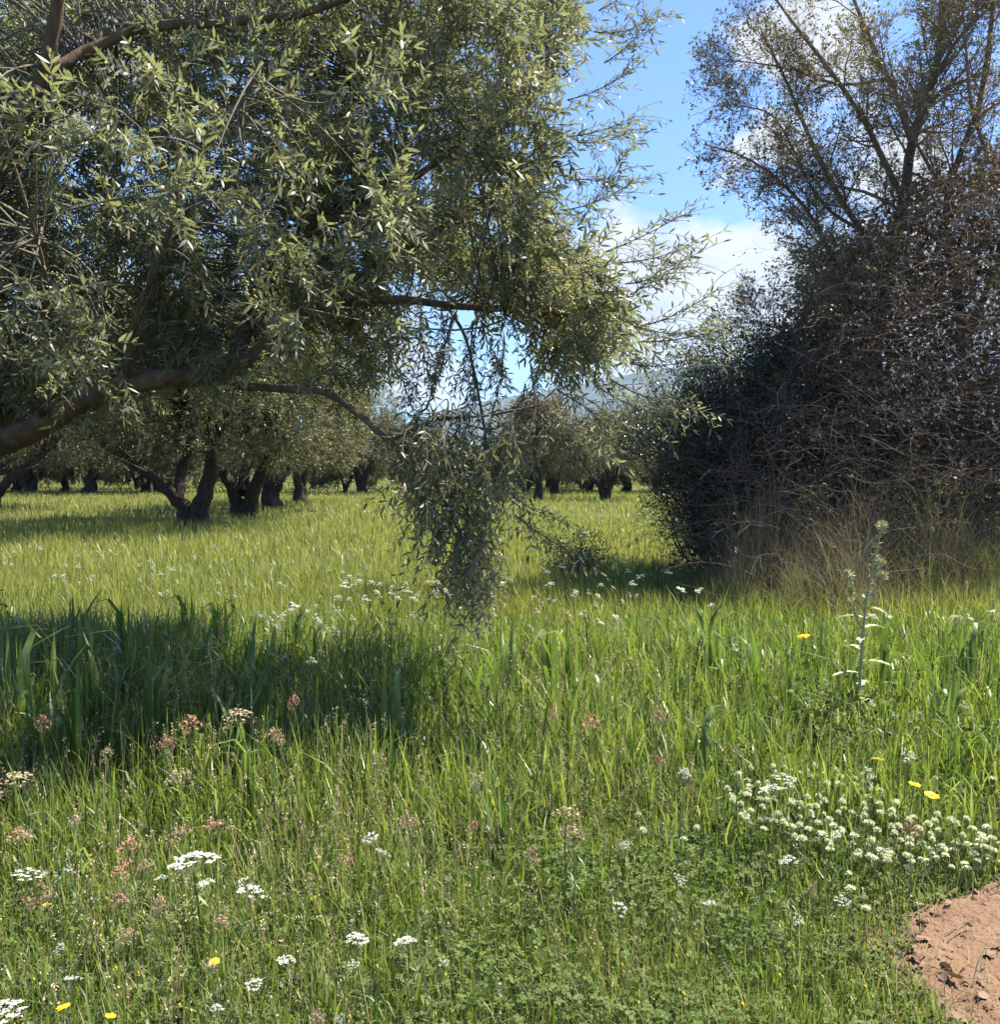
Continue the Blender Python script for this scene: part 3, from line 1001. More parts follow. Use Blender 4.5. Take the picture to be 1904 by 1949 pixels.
# dense shaded heart of old canes and leaves
n = 6800
hx = RNG.uniform(3.2, 11.5, n)
hy = 13.6 + RNG.normal(0, .55, n)
hz = thicket_top(hx) * .95 * RNG.random(n)
bush_fill(bl_, np.stack([hx, hy, hz], -1) - brb, .085, .05, 13, .3)
cn.build('canes', M['cane'], bt)
bl_.build('leaves', M['bramble_leaf'], bt)

# the half bare tree above the thicket
trb = np.array([6.1, 14.2, 0])
tr = empty('bare_tree', trb)
tag(tr, 'half bare tree with tiny new leaves rising above the bramble thicket', 'tree')
tk = Acc()


def px_line(pts, w0, w1, K=14):
    P = resample(np.array([at(x, y, Y) for x, y, Y in pts]), K)
    ym = np.mean([p[2] for p in pts])
    return P, np.linspace(w0, w1, K) * .72 * S * ym / F_PX / 2


mains = [
    px_line([(1660, 1150, 14.2), (1650, 800, 14.2), (1685, 540, 14.1), (1722, 380, 14), (1735, 270, 14), (1768, 180, 13.9), (1792, 70, 13.9), (1795, -120, 13.9), (1790, -350, 13.9)], 40, 9),
    px_line([(1860, 1150, 14.4), (1840, 700, 14.2), (1810, 480, 14.0), (1800, 400, 13.9), (1825, 300, 13.9), (1870, 180, 13.8), (1900, -60, 13.7), (1960, -300, 13.7)], 28, 7),
    px_line([(1690, 560, 14.1), (1640, 440, 13.8), (1600, 380, 13.6), (1545, 270, 13.4), (1500, 160, 13.3), (1450, 60, 13.2)], 22, 4),
    px_line([(1720, 380, 14), (1680, 300, 13.6), (1640, 220, 13.4), (1570, 120, 13.2), (1500, 30, 13.1), (1440, -60, 13.1)], 20, 4),
    px_line([(1735, 270, 14), (1700, 170, 13.8), (1650, 60, 13.7), (1600, -80, 13.6), (1570, -250, 13.6)], 17, 4),
    px_line([(1690, 620, 14.1), (1620, 560, 13.6), (1550, 420, 13.3), (1490, 350, 13.1), (1420, 300, 13.0), (1340, 275, 13.0)], 16, 2.5),
    px_line([(1660, 640, 14.1), (1620, 560, 13.6), (1580, 480, 13.2), (1540, 420, 13.0), (1490, 370, 12.9)], 12, 3),
    px_line([(1810, 480, 14), (1740, 420, 13.4), (1660, 370, 13.1), (1560, 340, 12.9), (1470, 250, 12.8)], 14, 3),
    px_line([(1765, 180, 13.9), (1820, 80, 13.5), (1880, 20, 13.2), (1990, -60, 13)], 14, 3),
    px_line([(1690, 150, 13.8), (1600, 160, 13.4), (1500, 130, 13.1), (1400, 115, 13)], 10, 2.5),
    px_line([(1640, 440, 13.8), (1560, 380, 13.4), (1480, 230, 13.1), (1410, 200, 13)], 10, 2.5),
    px_line([(1840, 650, 14.2), (1900, 500, 13.6), (1980, 350, 13.3), (2080, 150, 13)], 20, 4),
    px_line([(1860, 700, 14.2), (1780, 600, 13.4), (1700, 560, 13), (1620, 540, 12.8), (1560, 560, 12.7)], 12, 3),
    px_line([(1670, 800, 14.2), (1600, 720, 13.5), (1540, 660, 13.2), (1490, 630, 13.1), (1440, 610, 13)], 8, 2.5),
    px_line([(1700, 500, 14.0), (1640, 480, 13.0), (1590, 500, 12.4), (1560, 520, 12.2)], 10, 2.5),
    px_line([(1830, 420, 14.0), (1760, 300, 13.0), (1720, 220, 12.5), (1690, 100, 12.3)], 12, 3),
    px_line([(1880, 300, 14.0), (1850, 200, 13.0), (1840, 100, 12.6), (1830, -20, 12.4)], 12, 3),
]
for P, Rr in mains[:2]:
    tk.tubes(P - trb, Rr, 9, rough=.15)
tk.build('trunk', M['bark_grey'], tr)
bq = Acc()
for P, Rr in mains[2:]:
    bq.tubes(P - trb, Rr, 6, rough=.08)
MP, MR = np.stack([p for p, r in mains]), np.stack([r for p, r in mains])
hi = MP[:2].copy()
tq, ql = Acc(), Acc()
G1, G1r = grow(MP[2:], MR[2:], 16, .25, 1, .85, .75, K=6, lift=.03, rr=.45, wig=.14)
G1b, G1br = grow(MP[:2], MR[:2], 44, .42, 1, 1.5, .85, K=6, lift=.02, rr=.35, wig=.14)
G1, G1r = np.concatenate([G1, G1b]), np.concatenate([G1r, G1br])
bq.tubes(G1 - trb, np.maximum(G1r, .003), 4)
G2, G2r = grow(G1, G1r, 9, .15, 1, .52, .8, K=5, lift=.04, rr=.6, wig=.16)
tq.tubes(G2 - trb, np.maximum(G2r, .0032), 3)
G3, G3r = grow(G2, G2r, 5, .2, 1, .22, .8, K=4, lift=.04, rr=.6, wig=.2)
tq.tubes(G3 - trb, np.maximum(G3r, .0022), 3)
s = RNG.choice(len(G3), int(len(G3) * .6), replace=False)
bush_fill(ql, G3[s, -1] - trb, .052, .024, 4, .045)
bq.build('branches', M['twig_bare'], tr)
tq.build('twigs', M['twig_bare'], tr)
ql.build('leaves', M['young_leaf'], tr)
print('bare twigs', len(G3))

# low scrubby weed left of the evergreen shrub
wd = empty('low_shrub', on_level(1105, 1110, 0))
tag(wd, 'low dark weedy bush in the grass left of the evergreen shrub', 'shrub')
lf, st = Acc(), Acc()
c = rand_dir(160) * np.array([.6, .4, .45]) * (RNG.random(160) ** .5)[:, None] + np.array([0, 0, .3])
c = c[c[:, 2] > .03]
st.tubes(arcs(c * np.array([.2, .2, 0]), c, 5, .1, .1), np.linspace(.006, .002, 5)[None] * np.ones((len(c), 1)), 3)
bush_fill(lf, c, .045, .015, 22, .14)
lf.build('leaves', M['evergreen'], wd)
st.build('stems', M['bark_dark'], wd)

# ------------------------------------------------------------------ grasses


def blades(acc, pos, L, Wd, lean, az, K=4, m=0, kink=None, face=None):
    """grass blades: pos (N,3), curved strips"""
    N = len(pos)
    t = np.linspace(0, 1, K)
    ca, sa = np.cos(az), np.sin(az)
    th0 = lean * .35
    # integrate the bend along the blade
    th = th0[:, None] + (lean * 1.5)[:, None] * t[None] ** 1.6
    if kink is not None:
        th = th + kink[:, None] * np.clip((t[None] - .55) * 5, 0, 1)
    ds = (L / (K - 1))[:, None]
    hz = np.concatenate([np.zeros((N, 1)), np.cumsum(np.sin(th[:, :-1]) * ds, 1)], 1)
    vz = np.concatenate([np.zeros((N, 1)), np.cumsum(np.cos(th[:, :-1]) * ds, 1)], 1)
    c = np.stack([pos[:, None, 0] + hz * ca[:, None], pos[:, None, 1] + hz * sa[:, None], pos[:, None, 2] + vz], -1)
    fa = az + np.pi / 2 + (RNG.normal(0, .5, N) if face is None else face)
    tw_ = fa[:, None] + RNG.normal(0, .4, N)[:, None] * t[None]
    sv = np.stack([np.cos(tw_), np.sin(tw_), 0 * tw_], -1)
    wt = np.interp(t, [0, .25, .6, .85, 1], [.75, 1, .85, .45, .04])
    off = sv * (Wd[:, None] * wt[None] * .5)[..., None]
    v = np.stack([c - off, c + off], 2)      # N,K,2,3
    i = np.arange(K - 1)
    q = np.stack([2 * i, 2 * i + 1, 2 * i + 3, 2 * i + 2], -1)
    f = (q[None] + (np.arange(N) * 2 * K)[:, None, None]).reshape(-1, 4)
    acc.add(v, None, f, m, np.tile(np.repeat(t, 2), N))


def scatter(n, y0, y1, margin=1.2, p=1.0, xmin=None, xmax=None):
    y = y0 + (y1 - y0) * RNG.random(n) ** p
    hw = .53 * y + margin
    x = RNG.uniform(-1, 1, n) * hw
    return x, y


def height_map(x, y):
    """metres of grass at (x, y)"""
    h = np.interp(y, [2.2, 3.0, 3.8, 4.5, 5.2, 6.8, 8.0, 10, 40], [.17, .22, .32, .42, .46, .46, .38, .33, .3])
    low = np.clip((x + .35) / .8, 0, 1) * np.clip((4.1 - y) / .8, 0, 1)
    h = h * (1 - .62 * low)
    left = np.clip((-.4 - x) / 1.2, 0, 1) * np.exp(-((y - 5.6) / 1.3) ** 2)
    return h * (1 + .12 * left) * (.7 + .6 * fbm(x, y, .9, 12, 3))


thick = lambda x, y: (x > 2.7) & (y > 11.2) & (x > 2.0 + .0 * y)

tall, meadow, dry = Acc(), Acc(), Acc()
x, y = scatter(95000, 2.3, 9.0, 1.0, .9)
clump = fbm(x, y, .28, 7, 3)
dens = np.clip((clump - .28) * 3.2, .12, 1)
low = np.clip((x + .35) / .8, 0, 1) * np.clip((4.0 - y) / .7, 0, 1)
ok = (RNG.random(len(x)) < dens * (1 - .72 * low)) & ~on_path(x, y, .05)
x, y = x[ok], y[ok]
N = len(x)
h = height_map(x, y) * RNG.uniform(.45, 1.25, N)
blades(tall, np.stack([x, y, 0 * x], -1), h, (.0035 + .012 * RNG.random(N) ** 2) * np.clip(y / 4, .8, 1.5), np.abs(RNG.normal(.38, .36, N)), RNG.uniform(0, 6.28, N), K=5, kink=np.where(RNG.random(N) < .25, RNG.uniform(.4, 1.6, N), 0))
print('tall', N)
x, y = scatter(36000, 2.3, 8.0, 1.0, .9)
dens = np.clip((fbm(x, y, .5, 17, 3) - .38) * 4, .03, 1) * np.clip(1.15 - .25 * np.abs(y - 3.7), .15, 1) * np.interp(x, [-2, .4, 1.2], [1, .9, .3])
ok = (RNG.random(len(x)) < dens) & ~on_path(x, y, .0)
x, y = x[ok], y[ok]
N = len(x)
h = np.maximum(height_map(x, y), .2) * RNG.uniform(.4, 1.1, N)
blades(dry, np.stack([x, y, 0 * x], -1), h, RNG.uniform(.002, .0055, N), np.abs(RNG.normal(.5, .5, N)), RNG.uniform(0, 6.28, N), K=5)
# short blades between the clover
x, y = scatter(60000, 2.3, 5.0, .8, .85)
low = np.clip((x + .9) / 1.0, .3, 1) * np.interp(y, [2.3, 4.0, 5.0], [1, 1, .3])
ok = (RNG.random(len(x)) < low) & ~on_path(x, y, .03)
x, y = x[ok], y[ok]
N = len(x)
blades(tall, np.stack([x, y, 0 * x], -1), RNG.uniform(.05, .17, N) * np.interp(x - path_edge(y), [-.5, 0], [1, .6]), .0025 + .004 * RNG.random(N), np.abs(RNG.normal(.5, .4, N)), RNG.uniform(0, 6.28, N), K=4)
# small dry seed heads among the grass
sh_ = Acc()
x, y = scatter(3600, 2.4, 7.5, .8, .8)
ok = (RNG.random(len(x)) < np.interp(x, [-2.5, .3, 1.2], [1, .7, .25])) & ~on_path(x, y, -.05)
x, y = x[ok], y[ok]
N = len(x)
top_ = np.stack([x, y, height_map(x, y) * RNG.uniform(.5, 1.15, N)], -1)
ax_ = nrm(np.stack([RNG.normal(0, .4, N), RNG.normal(0, .4, N), np.ones(N)], -1))
sh_.tubes(np.stack([top_ - ax_ * np.array([0.3, .3, 1]) * top_[:, 2:3], top_], 1), np.full((N, 2), .0009), 3)
B = np.repeat(np.arange(N), 16)
p_ = top_[B] + ax_[B] * RNG.uniform(-.05, .04, len(B))[:, None] + rand_dir(len(B)) * RNG.uniform(.002, .016, len(B))[:, None]
sh_.inst(LEAF4 * np.array([.011, .005, 1]), p_, frames(nrm(ax_[B] + .8 * rand_dir(len(B))), RNG.uniform(0, 6, len(B))), None, L4_4)
tag(sh_.build('seed_heads', M['tan_seed']), 'small pale dry seed heads scattered through the near grass', 'seed heads', kind='stuff')
x, y = scatter(9000, 2.4, 4.3, .8, .9)
e_ = x - path_edge(y)
ok = (e_ > -.15) & (e_ < .6) & (RNG.random(len(x)) < np.exp(-np.clip(e_, 0, 9) * 7) * .9)
x, y = x[ok], y[ok]
N = len(x)
blades(dry, np.stack([x, y, 0 * x], -1), RNG.uniform(.05, .16, N), .002 + .003 * RNG.random(N), np.abs(RNG.normal(.7, .5, N)), RNG.uniform(0, 6.28, N), K=4)
# meadow behind
for n_, y0, y1, wmul in ((90000, 8.2, 14, 1.0), (90000, 13.5, 28, 1.7), (70000, 27, 62, 3.2), (30000, 60, 120, 7.0)):
    x, y = scatter(n_, y0, y1, 2.5, .8)
    ok = (RNG.random(len(x)) < np.clip((fbm(x, y, .6, 9, 3) - .2) * 2.6, .15, 1)) & ~((x > 3.0) & (y > 11.6) & (y < 18))
    x, y = x[ok], y[ok]
    N = len(x)
    h = height_map(x, y) * RNG.uniform(.4, 1.3, N) * (1 + .25 * ((x > 2.2) & (y < 11.5))) * np.interp(y, [8, 30, 60, 120], [1, .9, .8, 1.3])
    blades(meadow, np.stack([x, y, 0 * x], -1), h, (.004 + .009 * RNG.random(N) ** 1.5) * wmul, np.abs(RNG.normal(.45, .45, N)), RNG.uniform(0, 6.28, N), K=4)
tag(tall.build('tall_grass', M['grass_tall']), 'tall green grass in the near meadow', 'grass', kind='stuff')
tag(dry.build('drying_grass', M['grass_dry']), 'thin yellowing grass stalks among the green', 'grass', kind='stuff')
tag(meadow.build('meadow_grass', M['grass_meadow']), 'sunny shorter meadow grass under the olives', 'grass', kind='stuff')

# low leafy ground cover
cv, cs = Acc(), Acc()
x, y = scatter(62000, 2.3, 5.6, .8, .85)
low = np.clip((x + .9) / 1.2, .25, 1) * np.interp(y, [2.3, 3.9, 4.7, 5.6], [1, 1, .45, .15])
ok = (RNG.random(len(x)) < low * np.clip((fbm(x, y, .3, 27, 3) - .25) * 3, .1, 1)) & ~on_path(x, y, .07)
x, y = x[ok], y[ok]
N = len(x)
hh = RNG.uniform(.03, .13, N) * (.6 + .9 * fbm(x, y, .4, 33, 3)) * np.interp(x - path_edge(y), [-.6, 0], [1.15, .5])
base = np.stack([x, y, hh], -1)
up = nrm(np.stack([RNG.normal(0, .35, N), RNG.normal(-.1, .35, N), np.ones(N)], -1))
FRm = frames(up, RNG.uniform(0, 6.28, N))
RL = np.array([[0, 0, 0], [.5, .42, .05], [.5, -.42, .05], [.9, .36, .0], [.9, -.36, .0], [1.02, 0, -.04]])
ls = RNG.uniform(.007, .0155, N)
for k in range(3):
    an = k * 2.094
    dirv_ = FRm[:, :, 1] * math.cos(an) + FRm[:, :, 2] * math.sin(an) + FRm[:, :, 0] * .15
    side_ = np.cross(FRm[:, :, 0], dirv_)
    Mx = np.stack([nrm(dirv_), nrm(side_), FRm[:, :, 0]], -1) * ls[:, None, None]
    cv.inst(RL, base, Mx, L6_3, L6_4)
cs.tubes(np.stack([base * np.array([1, 1, 0]) + RNG.normal(0, .015, (N, 3)) * np.array([1, 1, 0]), base], 1), np.full((N, 2), .0008), 3)
print('clover leaves', N)
tag(cv.build('clover', M['clover']), 'low clover leaves carpeting the near ground', 'clover', kind='stuff')
tag(cs.build('clover_stalks', M['stem']), 'thin stalks of the low clover carpet', 'clover', kind='stuff')

# feathery foliage of umbel plants, between the blades
ft = Acc()
x, y = scatter(5200, 2.4, 6.5, .6, .9)
ok = (fbm(x, y, .45, 37, 3) > .47) & ~on_path(x, y, -.05)
x, y = x[ok], y[ok]
N = len(x)
hh = height_map(x, y)
P0 = np.stack([x, y, hh * RNG.uniform(.05, .45, N)], -1)
D = nrm(np.stack([RNG.normal(0, 1, N), RNG.normal(0, 1, N), RNG.uniform(.2, 1.3, N)], -1))
tq2 = np.linspace(0, 1, 9)
for k in range(9):
    pc = P0 + D * (tq2[k] * .15) - np.array([0, 0, .05]) * tq2[k] ** 2
    for sg in (-1, 1):
        sv = nrm(np.cross(D, np.array([0, 0, 1.]))) * sg
        for q_ in range(3):
            dd = nrm(sv + D * RNG.uniform(.1, 1.0, (N, 1)) + RNG.normal(0, .35, (N, 3)))
            ft.inst(LEAF4 * np.array([.034 * (1.1 - tq2[k] * .8), .0045, 1]), pc, frames(dd, RNG.uniform(0, 6.28, N)), None, L4_4)
tag(ft.build('feathery_foliage', M['feather']), 'pale feathery leaves of umbel plants among the grass', 'foliage', kind='stuff')


# ------------------------------------------------------------------ broad-bladed grass plants (each plant a thing)
def broad_proto(n, L, W):
    a = Acc()
    pos = np.stack([RNG.normal(0, .03, n), RNG.normal(0, .03, n), 0 * np.zeros(n)], -1)
    kink = np.where(RNG.random(n) < .55, RNG.uniform(.6, 1.9, n), 0)
    blades(a, pos, RNG.uniform(.6, 1.1, n) * L, RNG.uniform(.6, 1.1, n) * W, np.abs(RNG.normal(.22, .2, n)), RNG.uniform(0, 6.28, n), K=9, kink=kink)
    st_ = Acc()
    st_.tubes(np.array([[0, 0, 0], [.01, 0, L * .3], [.0, .01, L * .55]]), np.array([.005, .004, .002]), 5)
    root = empty('broad_grass', (0, 0, 0))
    a.build('blades', M['broad'], root)
    st_.build('stem', M['stem'], root)
    return root


bprot = [broad_proto(8, .8, .036), broad_proto(7, .86, .042), broad_proto(9, .66, .032), broad_proto(6, .92, .046)]
broad_px = [(15, 1400, .55), (60, 1470, .55), (105, 1420, .6), (150, 1500, .5), (175, 1430, .6), (205, 1480, .55), (250, 1400, .6), (300, 1440, .5), (345, 1420, .5), (420, 1470, .45), (455, 1450, .5), (480, 1560, .4), (20, 1270, .55), (80, 1290, .5), (130, 1280, .55), (190, 1290, .55),
            (240, 1285, .6), (300, 1290, .5), (430, 1300, .5), (520, 1300, .5), (560, 1290, .5), (600, 1300, .55), (640, 1290, .6), (690, 1300, .5), (740, 1310, .5), (830, 1340, .5), (880, 1350, .5), (920, 1380, .5), (800, 1400, .45), (970, 1350, .5), (1050, 1350, .5), (1090, 1360, .5), (1130, 1420, .45), (1170, 1350, .5),
            (960, 1620, .3), (1380, 1310, .5), (1440, 1330, .5), (1500, 1320, .5), (1560, 1300, .5), (1610, 1350, .5), (1680, 1340, .55), (1720, 1360, .5), (1760, 1330, .5), (1800, 1330, .55), (1835, 1330, .6), (1880, 1360, .5), (720, 1520, .4), (760, 1460, .45), (1330, 1500, .35), (540, 1560, .35), (740, 1470, .45)]
for q_ in range(22):
    broad_px.append((RNG.uniform(0, 560), RNG.uniform(1290, 1500), RNG.uniform(.4, .6)))
for q_ in range(10):
    broad_px.append((RNG.uniform(0, 700), RNG.uniform(1230, 1300), RNG.uniform(.45, .6)))
for q_ in range(10):
    broad_px.append((RNG.uniform(760, 1180), RNG.uniform(1320, 1450), RNG.uniform(.38, .52)))
for q_ in range(12):
    broad_px.append((RNG.choice([RNG.uniform(1300, 1580), RNG.uniform(1700, 1900)]), RNG.uniform(1280, 1420), RNG.uniform(.42, .55)))
broad_px.sort()
zone_n = {}
for i, (dx, dy, hgt) in enumerate(broad_px):
    o = bprot[i] if i < 4 else copy_tree(bprot[int(RNG.integers(4))])
    p = on_level(dx, dy + 45, 0)
    o.location = p
    o.rotation_euler = (0, 0, RNG.uniform(0, 6.28))
    s_ = hgt / .55 * RNG.uniform(.8, 1.1) * (.86 if dy < 1330 and dx < 720 else 1)
    o.scale = (s_, s_, s_)
    zn = 'left edge' if dx < 140 else 'left' if dx < 330 else 'middle left' if dx < 720 else 'middle' if dx < 1200 else 'right' if dx < 1640 else 'far right'
    row = 'shaded back row' if dy < 1330 and dx < 720 else 'sunny front row'
    key = (zn, row)
    zone_n[key] = zone_n.get(key, 0) + 1
    where = {'left edge': 'at the left picture edge', 'left': 'below the forked olive on the left', 'far right': 'right of the thistle', 'middle left': 'left of the hanging olive spray', 'middle': 'below the hanging olive spray', 'right': 'below the dry grass, left of the thistle'}[zn]
    nth = ORD[zone_n[key] - 1] if zone_n[key] <= 20 else f'far right end, number {zone_n[key]}'
    tag(o, f'broad-bladed grass plant {where}, {nth} in the {row}', 'grass plant', 'broad-bladed grass plants in the near meadow')

# ------------------------------------------------------------------ dry straw tussocks at the foot of the thicket


def tussock(n, L, mt):
    a = Acc()
    pos = np.stack([RNG.normal(0, .12, n), RNG.normal(0, .12, n), np.zeros(n)], -1)
    az = RNG.uniform(0, 6.28, n)
    blades(a, pos, RNG.uniform(.5, 1.1, n) * L, RNG.uniform(.004, .008, n), np.abs(RNG.normal(.65, .4, n)), az, K=8)
    m_ = n // 2
    pos = np.stack([RNG.normal(0, .14, m_), RNG.normal(0, .14, m_), np.full(m_, L * .4)], -1)
    blades(a, pos, RNG.uniform(.3, .7, m_) * L, RNG.uniform(.002, .004, m_), np.abs(RNG.normal(.8, .3, m_)), RNG.uniform(0, 6.28, m_), K=8)
    return a.build('dry_tussock', mt)


tp = [tussock(110, 1.15, M['straw']), tussock(130, .95, M['straw_green']), tussock(95, 1.4, M['straw'])]
tus = []
for q_ in range(60):
    tx = RNG.uniform(2.7, 8.2)
    ty = RNG.uniform(9.7, 11.9)
    tus.append((tx, ty))
tus += [(2.9, 9.6), (3.3, 9.3), (3.9, 9.5), (4.4, 9.3), (3.6, 9.0), (4.9, 9.6), (2.6, 10.3)]
tus.sort()
for i, (tx, ty) in enumerate(tus):
    o = tp[i] if i < 3 else tp[int(RNG.integers(3))].copy()
    if i >= 3:
        COL.objects.link(o)
    o.location = (tx, ty, 0)
    o.rotation_euler = (0, 0, RNG.uniform(0, 6.28))
    s_ = RNG.uniform(.7, 1.3) * (.75 if ty < 10.3 else 1)
    o.scale = (s_, s_, s_)
    sec = 'below the dark shrub' if tx < 3.8 else 'below the bare tree' if tx < 5.6 else 'towards the right edge'
    row = 'front' if ty < 10.7 else 'back'
    tag(o, f'straw-coloured tussock in the {row} row {sec}', 'dry grass', f'dry tussocks in the {row} row {sec}')

# ------------------------------------------------------------------ flowers
FLOWER = []


def umbel_proto(n_um, r, H, mat, dense=12, dome=.25, blob_r=.0045, ball=False):
    root = empty('umbel_flower', (0, 0, 0))
    st_, fl = Acc(), Acc()
    bend_ = np.array([RNG.normal(0, .04), RNG.normal(0, .04), 0])
    P = np.stack([np.zeros(3), np.array([0, 0, H * .5]) + bend_ * .4, np.array([0, 0, H * .86]) + bend_])
    P = resample(P, 7)
    st_.tubes(P, np.linspace(.003, .002, 7), 5)
    top = P[-1]
    tilt_ = nrm(np.array([RNG.normal(0, .28), RNG.normal(-.12, .25), 1.0]))
    TM = frames(tilt_[None], np.array([RNG.random() * 6]))[0][:, [1, 2, 0]]
    k = np.arange(n_um)
    rr = r * np.sqrt((k + .5) / n_um) * RNG.uniform(.8, 1.15, n_um)
    th = k * 2.39996
    hc_ = top + np.stack([rr * np.cos(th), rr * np.sin(th) * RNG.uniform(.75, 1), H * .14 - dome * rr ** 2 / r + RNG.normal(0, r * (.2 if ball else .1), n_um)], -1) @ TM.T
    st_.tubes(arcs(np.tile(top, (n_um, 1)), hc_, 4, -.05, .02), np.full((n_um, 4), .0008), 3)
    B = np.repeat(k, dense)
    ur = r / math.sqrt(n_um) * (.92 if ball else .72)
    if ball:
        off = rand_dir(len(B)) * ur
    else:
        off = np.stack([RNG.normal(0, .5, len(B)) * ur, RNG.normal(0, .5, len(B)) * ur, RNG.normal(0, .18, len(B)) * ur], -1)
    p = hc_[B] + off
    PET = np.array([[1, 0, 0], [.25, .3, 0], [-.3, .95, 0], [-.35, .15, 0], [-.8, -.6, 0], [0, -.35, 0], [.3, -.95, 0]]) * blob_r
    up_ = nrm(np.stack([RNG.normal(0, .5, len(B)), RNG.normal(0, .5, len(B)), np.ones(len(B))], -1)) if not ball else nrm(off)
    Fm = frames(up_, RNG.uniform(0, 6.28, len(B)))
    Mx = np.stack([Fm[:, :, 1], Fm[:, :, 2], Fm[:, :, 0]], -1) * RNG.uniform(.8, 1.4, len(B))[:, None, None]
    fl.inst(PET, p, Mx, [[0, 1, 6], [1, 2, 3], [1, 3, 5], [3, 4, 5], [1, 5, 6]], None)
    # small leaves on the stem
    for q_ in range(3):
        s0 = P[2 + q_]
        dd = nrm(rand_dir(6) + np.array([0, 0, .3]))
        st_.inst(LEAF4 * np.array([.05, .006, 1]), np.tile(s0, (6, 1)), frames(dd), None, L4_4)
    st_.build('stem', M['stem'], root)
    fl.build('umbel', mat, root)
    return root, H


def place(proto, H, dx, dy, hgt, wid, name_, label, cat, group, wproto, first):
    """flower head at photo (dx,dy), hgt metres above the ground"""
    o = proto if first else copy_tree(proto)
    p = on_level(dx, dy, hgt)
    o.name = name_
    o.location = (p[0], p[1], 0)
    sw = wid * S * p[1] / F_PX / wproto
    o.scale = (sw, sw, hgt / H)
    o.rotation_euler = (RNG.normal(0, .05), RNG.normal(0, .05), RNG.uniform(0, 6.28))
    tag(o, label, cat, group)
    return o


wp = [umbel_proto(n_, .05, .45, M['white'], 13, dome=d_, blob_r=b_) for n_, d_, b_ in ((19, .25, .0036), (14, .5, .0038), (11, -.15, .0038), (22, .4, .0034), (8, .1, .0042))]
near_white = [(385, 1612, 95), (25, 1670, 62), (500, 1670, 55), (408, 1685, 42), (320, 1660, 26), (455, 1665, 28), (632, 1787, 52), (815, 1798, 52), (540, 1840, 48), (470, 1866, 40), (683, 1838, 24), (705, 1585, 40), (717, 1622, 30), (1183, 1718, 38), (1347, 1705, 32),
              (1510, 1625, 40), (1593, 1708, 32), (1720, 1430, 34), (1665, 1463, 32), (28, 1920, 90), (118, 1870, 34), (130, 1780, 24), (850, 1835, 26), (1490, 1482, 46), (1530, 1505, 58), (1285, 1468, 34), (1280, 1665, 30), (1180, 1605, 26), (1515, 1752, 28), (410, 1925, 30), (640, 1930, 20), (160, 1645, 24), (1570, 1580, 36)]
near_white.sort()
cnt = {}
for i, (dx, dy, wd_) in enumerate(near_white):
    hgt = .5 if dy < 1480 else .36 if dy < 1640 else .3 if dy < 1760 else .24
    size = 'large' if wd_ > 45 else 'medium' if wd_ > 31 else 'small'
    zn = 'in the front left corner' if dx < 760 and dy > 1720 else 'among pink seed heads on the left' if dx < 760 else 'in the dark weeds above the clover patch' if dy < 1475 else 'among the white clover heads' if dx > 1270 and dy < 1600 else 'in the low clover near the dirt path'
    cnt[(size, zn)] = cnt.get((size, zn), 0) + 1
    lab = f'{size} white umbel {zn}, {ORD[cnt[(size, zn)] - 1]}'
    pr, H = wp[i % 5]
    place(pr, H, dx, dy, hgt, wd_, 'umbel_flower', lab, 'flower', 'white umbel flowers close by', .1, i < 5)

mp_ = [umbel_proto(9, .05, .45, M['white'], 10, blob_r=.008) for _ in range(2)]
mead = [(570, 1147, 26), (545, 1158, 20), (528, 1166, 18), (600, 1172, 16), (640, 1195, 18), (618, 1180, 14), (505, 1166, 12), (575, 1160, 18), (230, 1228, 22), (270, 1182, 20), (590, 1250, 20), (1055, 1108, 18), (1100, 1125, 16), (1150, 1180, 22), (1172, 1170, 20), (1285, 1117, 26), (1318, 1120, 22),
        (1347, 1145, 14), (1820, 1170, 24), (1885, 1160, 26), (1700, 1166, 26), (1660, 1168, 18), (1275, 1085, 14), (1025, 1160, 12), (1100, 1165, 16), (1410, 1226, 16), (655, 1198, 14), (380, 1222, 10), (530, 1245, 14), (1845, 1172, 20), (1140, 1130, 14), (1080, 1075, 16), (1130, 1080, 14)]
for q_ in range(42):
    mead.append((RNG.uniform(640, 900), RNG.normal(1118, 16), RNG.uniform(9, 18)))
for q_ in range(60):
    mead.append((RNG.uniform(0, 720), RNG.uniform(1075, 1200), RNG.uniform(6, 12)))
for q_ in range(40):
    mead.append((RNG.uniform(0, 720), RNG.uniform(1030, 1080), RNG.uniform(4, 8)))
for q_ in range(26):
    mead.append((RNG.uniform(1010, 1230), RNG.uniform(1060, 1150), RNG.uniform(7, 14)))
mead.sort()
cnt = {}
for i, (dx, dy, wd_) in enumerate(mead):
    hgt = .5
    pr, H = mp_[i % 2]
    if dx > 1250:
        zn = 'at the foot of the thicket' if dx < 1500 else 'behind the thistle at the right'
        cnt[zn] = cnt.get(zn, 0) + 1
        lab = f'flat white umbel {zn}, {ORD[cnt[zn] - 1]}'
        grp = 'white umbels before the thicket'
    else:
        zn = 'in the white drift left of the hanging spray' if 640 <= dx < 900 and dy < 1170 else 'in the sunny left meadow' if dx < 720 else 'in the grass gap right of the hanging spray'
        sz = 'tiny' if wd_ < 9 else 'small' if wd_ < 15 else 'larger'
        lab = f'{sz} white umbel dot {zn}'
        grp = f'{sz} white umbels {zn}'
    place(pr, H, dx, dy, hgt, wd_, 'umbel_flower', lab, 'flower', grp, .1, i < 2)

